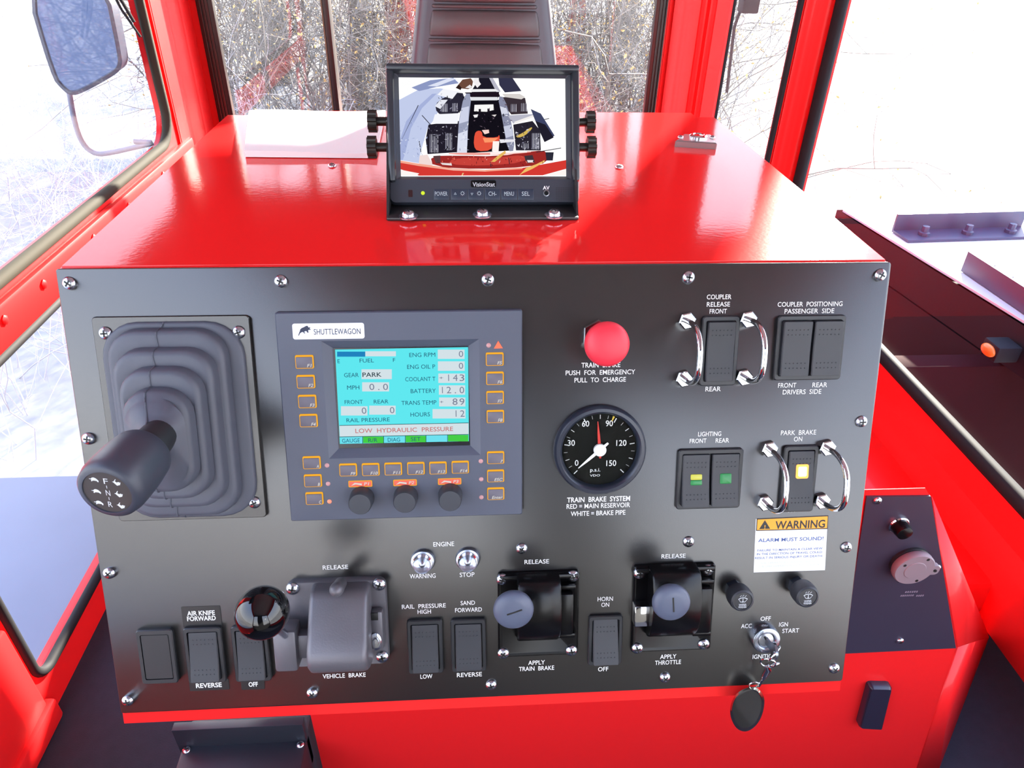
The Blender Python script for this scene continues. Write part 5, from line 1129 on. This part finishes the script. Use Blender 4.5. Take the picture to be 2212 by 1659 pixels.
def seg_mesh(name, SG, LV, rg, mats, parent=None, M=None, lsize=.017):
    n = len(SG); A_ = SG[:, 0:3]; B2 = SG[:, 3:6]; D = B2 - A_; D /= np.linalg.norm(D, axis=1, keepdims=True) + 1e-9
    U = np.cross(D, np.where(np.abs(D[:, 2:3]) > .8, np.array([[1., 0, 0]]), np.array([[0, 0, 1.]]))); U /= np.linalg.norm(U, axis=1, keepdims=True) + 1e-9; V_ = np.cross(D, U)
    vs = []
    for k in range(3):
        a_ = 2 * PI * k / 3; o_ = U * math.cos(a_) + V_ * math.sin(a_); vs += [A_ + o_ * SG[:, 6:7], B2 + o_ * SG[:, 7:8]]
    Vt = np.stack(vs, 1).reshape(-1, 3); base = np.arange(n) * 6; F = []
    for k in range(3):
        j = (k + 1) % 3; F.append(np.stack([base + 2 * k, base + 2 * j, base + 2 * j + 1, base + 2 * k + 1], 1))
    F = np.concatenate(F); mi = np.zeros(len(F), int)
    if len(LV):
        m = len(LV); rs = np.random.RandomState(3); a_ = rs.normal(size=(m, 3)); a_ /= np.linalg.norm(a_, axis=1, keepdims=True); c_ = np.cross(a_, rs.normal(size=(m, 3))); c_ /= np.linalg.norm(c_, axis=1, keepdims=True) + 1e-9
        s_ = lsize * rs.uniform(.5, 1.2, (m, 1)); Q = np.stack([LV - a_ * s_, LV + c_ * s_ * .5, LV + a_ * s_, LV - c_ * s_ * .5], 1).reshape(-1, 3)
        F = np.concatenate([F, len(Vt) + np.arange(m * 4).reshape(m, 4)]); Vt = np.concatenate([Vt, Q]); mi = np.concatenate([mi, np.ones(m, int)])
    me = bpy.data.meshes.new(name); me.vertices.add(len(Vt)); me.vertices.foreach_set('co', Vt.ravel()); me.loops.add(F.size); me.loops.foreach_set('vertex_index', F.ravel().astype(np.int32))
    me.polygons.add(len(F)); me.polygons.foreach_set('loop_start', np.arange(0, F.size, 4, dtype=np.int32)); me.polygons.foreach_set('material_index', mi.astype(np.int32)); me.update(); me.validate()
    for m_ in mats: me.materials.append(m_)
    o = bpy.data.objects.new(name, me); COL.objects.link(o)
    if parent: o.parent = parent
    if M is not None: o.matrix_local = M
    return o
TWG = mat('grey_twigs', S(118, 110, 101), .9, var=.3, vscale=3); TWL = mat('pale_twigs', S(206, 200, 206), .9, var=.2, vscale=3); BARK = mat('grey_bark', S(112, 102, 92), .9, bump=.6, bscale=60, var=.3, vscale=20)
GOLD = mat('dry_gold_leaf', S(206, 170, 100), .8)
rg0 = random.Random(11)
def in_view(a0, a1, r0, r1, n):
    out = []
    for _ in range(n):
        a_ = math.radians(rg0.uniform(a0, a1)); r_ = rg0.uniform(r0, r1); out.append((CP.x + r_ * math.cos(a_), CP.y + r_ * math.sin(a_)))
    return out
SG, LV, rg_ = twigs(3, in_view(73, 108, 6.0, 13, 165), 1.5, 4, 3, .010, .9, leaf=.34, up=1.1)
print('brush', len(SG))
tag(seg_mesh('bare_brush', SG, LV, rg_, [TWG, GOLD]), 'tangle of bare grey brush with dry gold leaves behind the wide far window', 'brush', kind='stuff')
SG, LV, rg_ = twigs(4, in_view(111, 140, 4.2, 11, 110), 1.1, 4, 3, .0045, 1.0)
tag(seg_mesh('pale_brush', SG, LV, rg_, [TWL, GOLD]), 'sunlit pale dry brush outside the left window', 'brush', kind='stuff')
SG, LV, rg_ = twigs(5, in_view(66.5, 72, 7.5, 13, 16), 1.4, 3, 3, .006, 1.0, leaf=.05)
tag(seg_mesh('overexposed_brush', SG, LV, rg_, [TWL, GOLD]), 'pale bare brush outside the narrow window at the far right', 'brush', kind='stuff')  # twig paleness carries the overexposed daylight in its colour
def tree(px, Y, r, lean, seed, label, bark=None, hgt=5.5):
    p = hit(px, 120, 1, Y); x = p.x; z = gz(x, Y)
    t = thing('bare_tree', label, 'tree', Matrix.Translation((x, Y, z - .1)), 'bare trees beyond the far window')
    rg = random.Random(seed); pts = []; q = Vector((0, 0, 0)); d = Vector((lean, 0, 1)).normalized()
    for i in range(9): pts.append(q.copy()); d = (d + Vector((rg.gauss(0, .05), rg.gauss(0, .05), .05))).normalized(); q = q + d * hgt / 8
    b = MB(); b.tube(pts, [r * (1 - .07 * i) for i in range(9)], 12); b.build('trunk', bark or BARK, t, smooth=80)
    SGs = []
    def grow(p, d, l, rr_, k):
        q = p
        for i in range(3):
            d = (d + Vector((rg.gauss(0, .2), rg.gauss(0, .2), rg.gauss(.04, .15)))).normalized(); q2 = q + d * l / 3; SGs.append((*q, *q2, rr_ * (1 - .2 * i / 3), rr_ * (1 - .2 * (i + 1) / 3))); q = q2
            if k: grow(q, (d * .6 + Vector((rg.gauss(0, .8), rg.gauss(0, .8), rg.gauss(.2, .5)))).normalized(), l * .65, rr_ * .6, k - 1)
    for i in range(2, 9):
        for _ in range(2): grow(pts[i], Vector((rg.gauss(0, 1), rg.gauss(0, .7), rg.uniform(-.1, .8))).normalized(), rg.uniform(.8, 1.6), r * .28, 2)
    seg_mesh('branches', np.array(SGs), np.zeros((0, 3)), rg, [BARK], t)
RREFL = mat('red_post_reflection', S(140, 84, 74), .9, bump=.5, bscale=60, var=.3, vscale=20)  # red trunk colour stands for cab posts reflected in the glass
tree(600, 9.5, .13, .02, 21, 'grey bare tree in the left pane of the far window')
tree(765, 8.6, .12, -.03, 22, 'grey bare tree just right of the window mullion')
tree(845, 9.2, .13, .05, 23, 'tree shape tinted as a red post reflection left of the operator seat', RREFL)
tree(1228, 8.2, .045, .0, 24, 'slim tree shape tinted as a red reflection just right of the operator seat', RREFL)
tree(1262, 8.8, .05, .03, 25, 'second slim tree shape tinted as a red reflection right of the operator seat', RREFL)
tree(1345, 10.5, .14, -.02, 26, 'grey bare tree by the right frame of the far window')
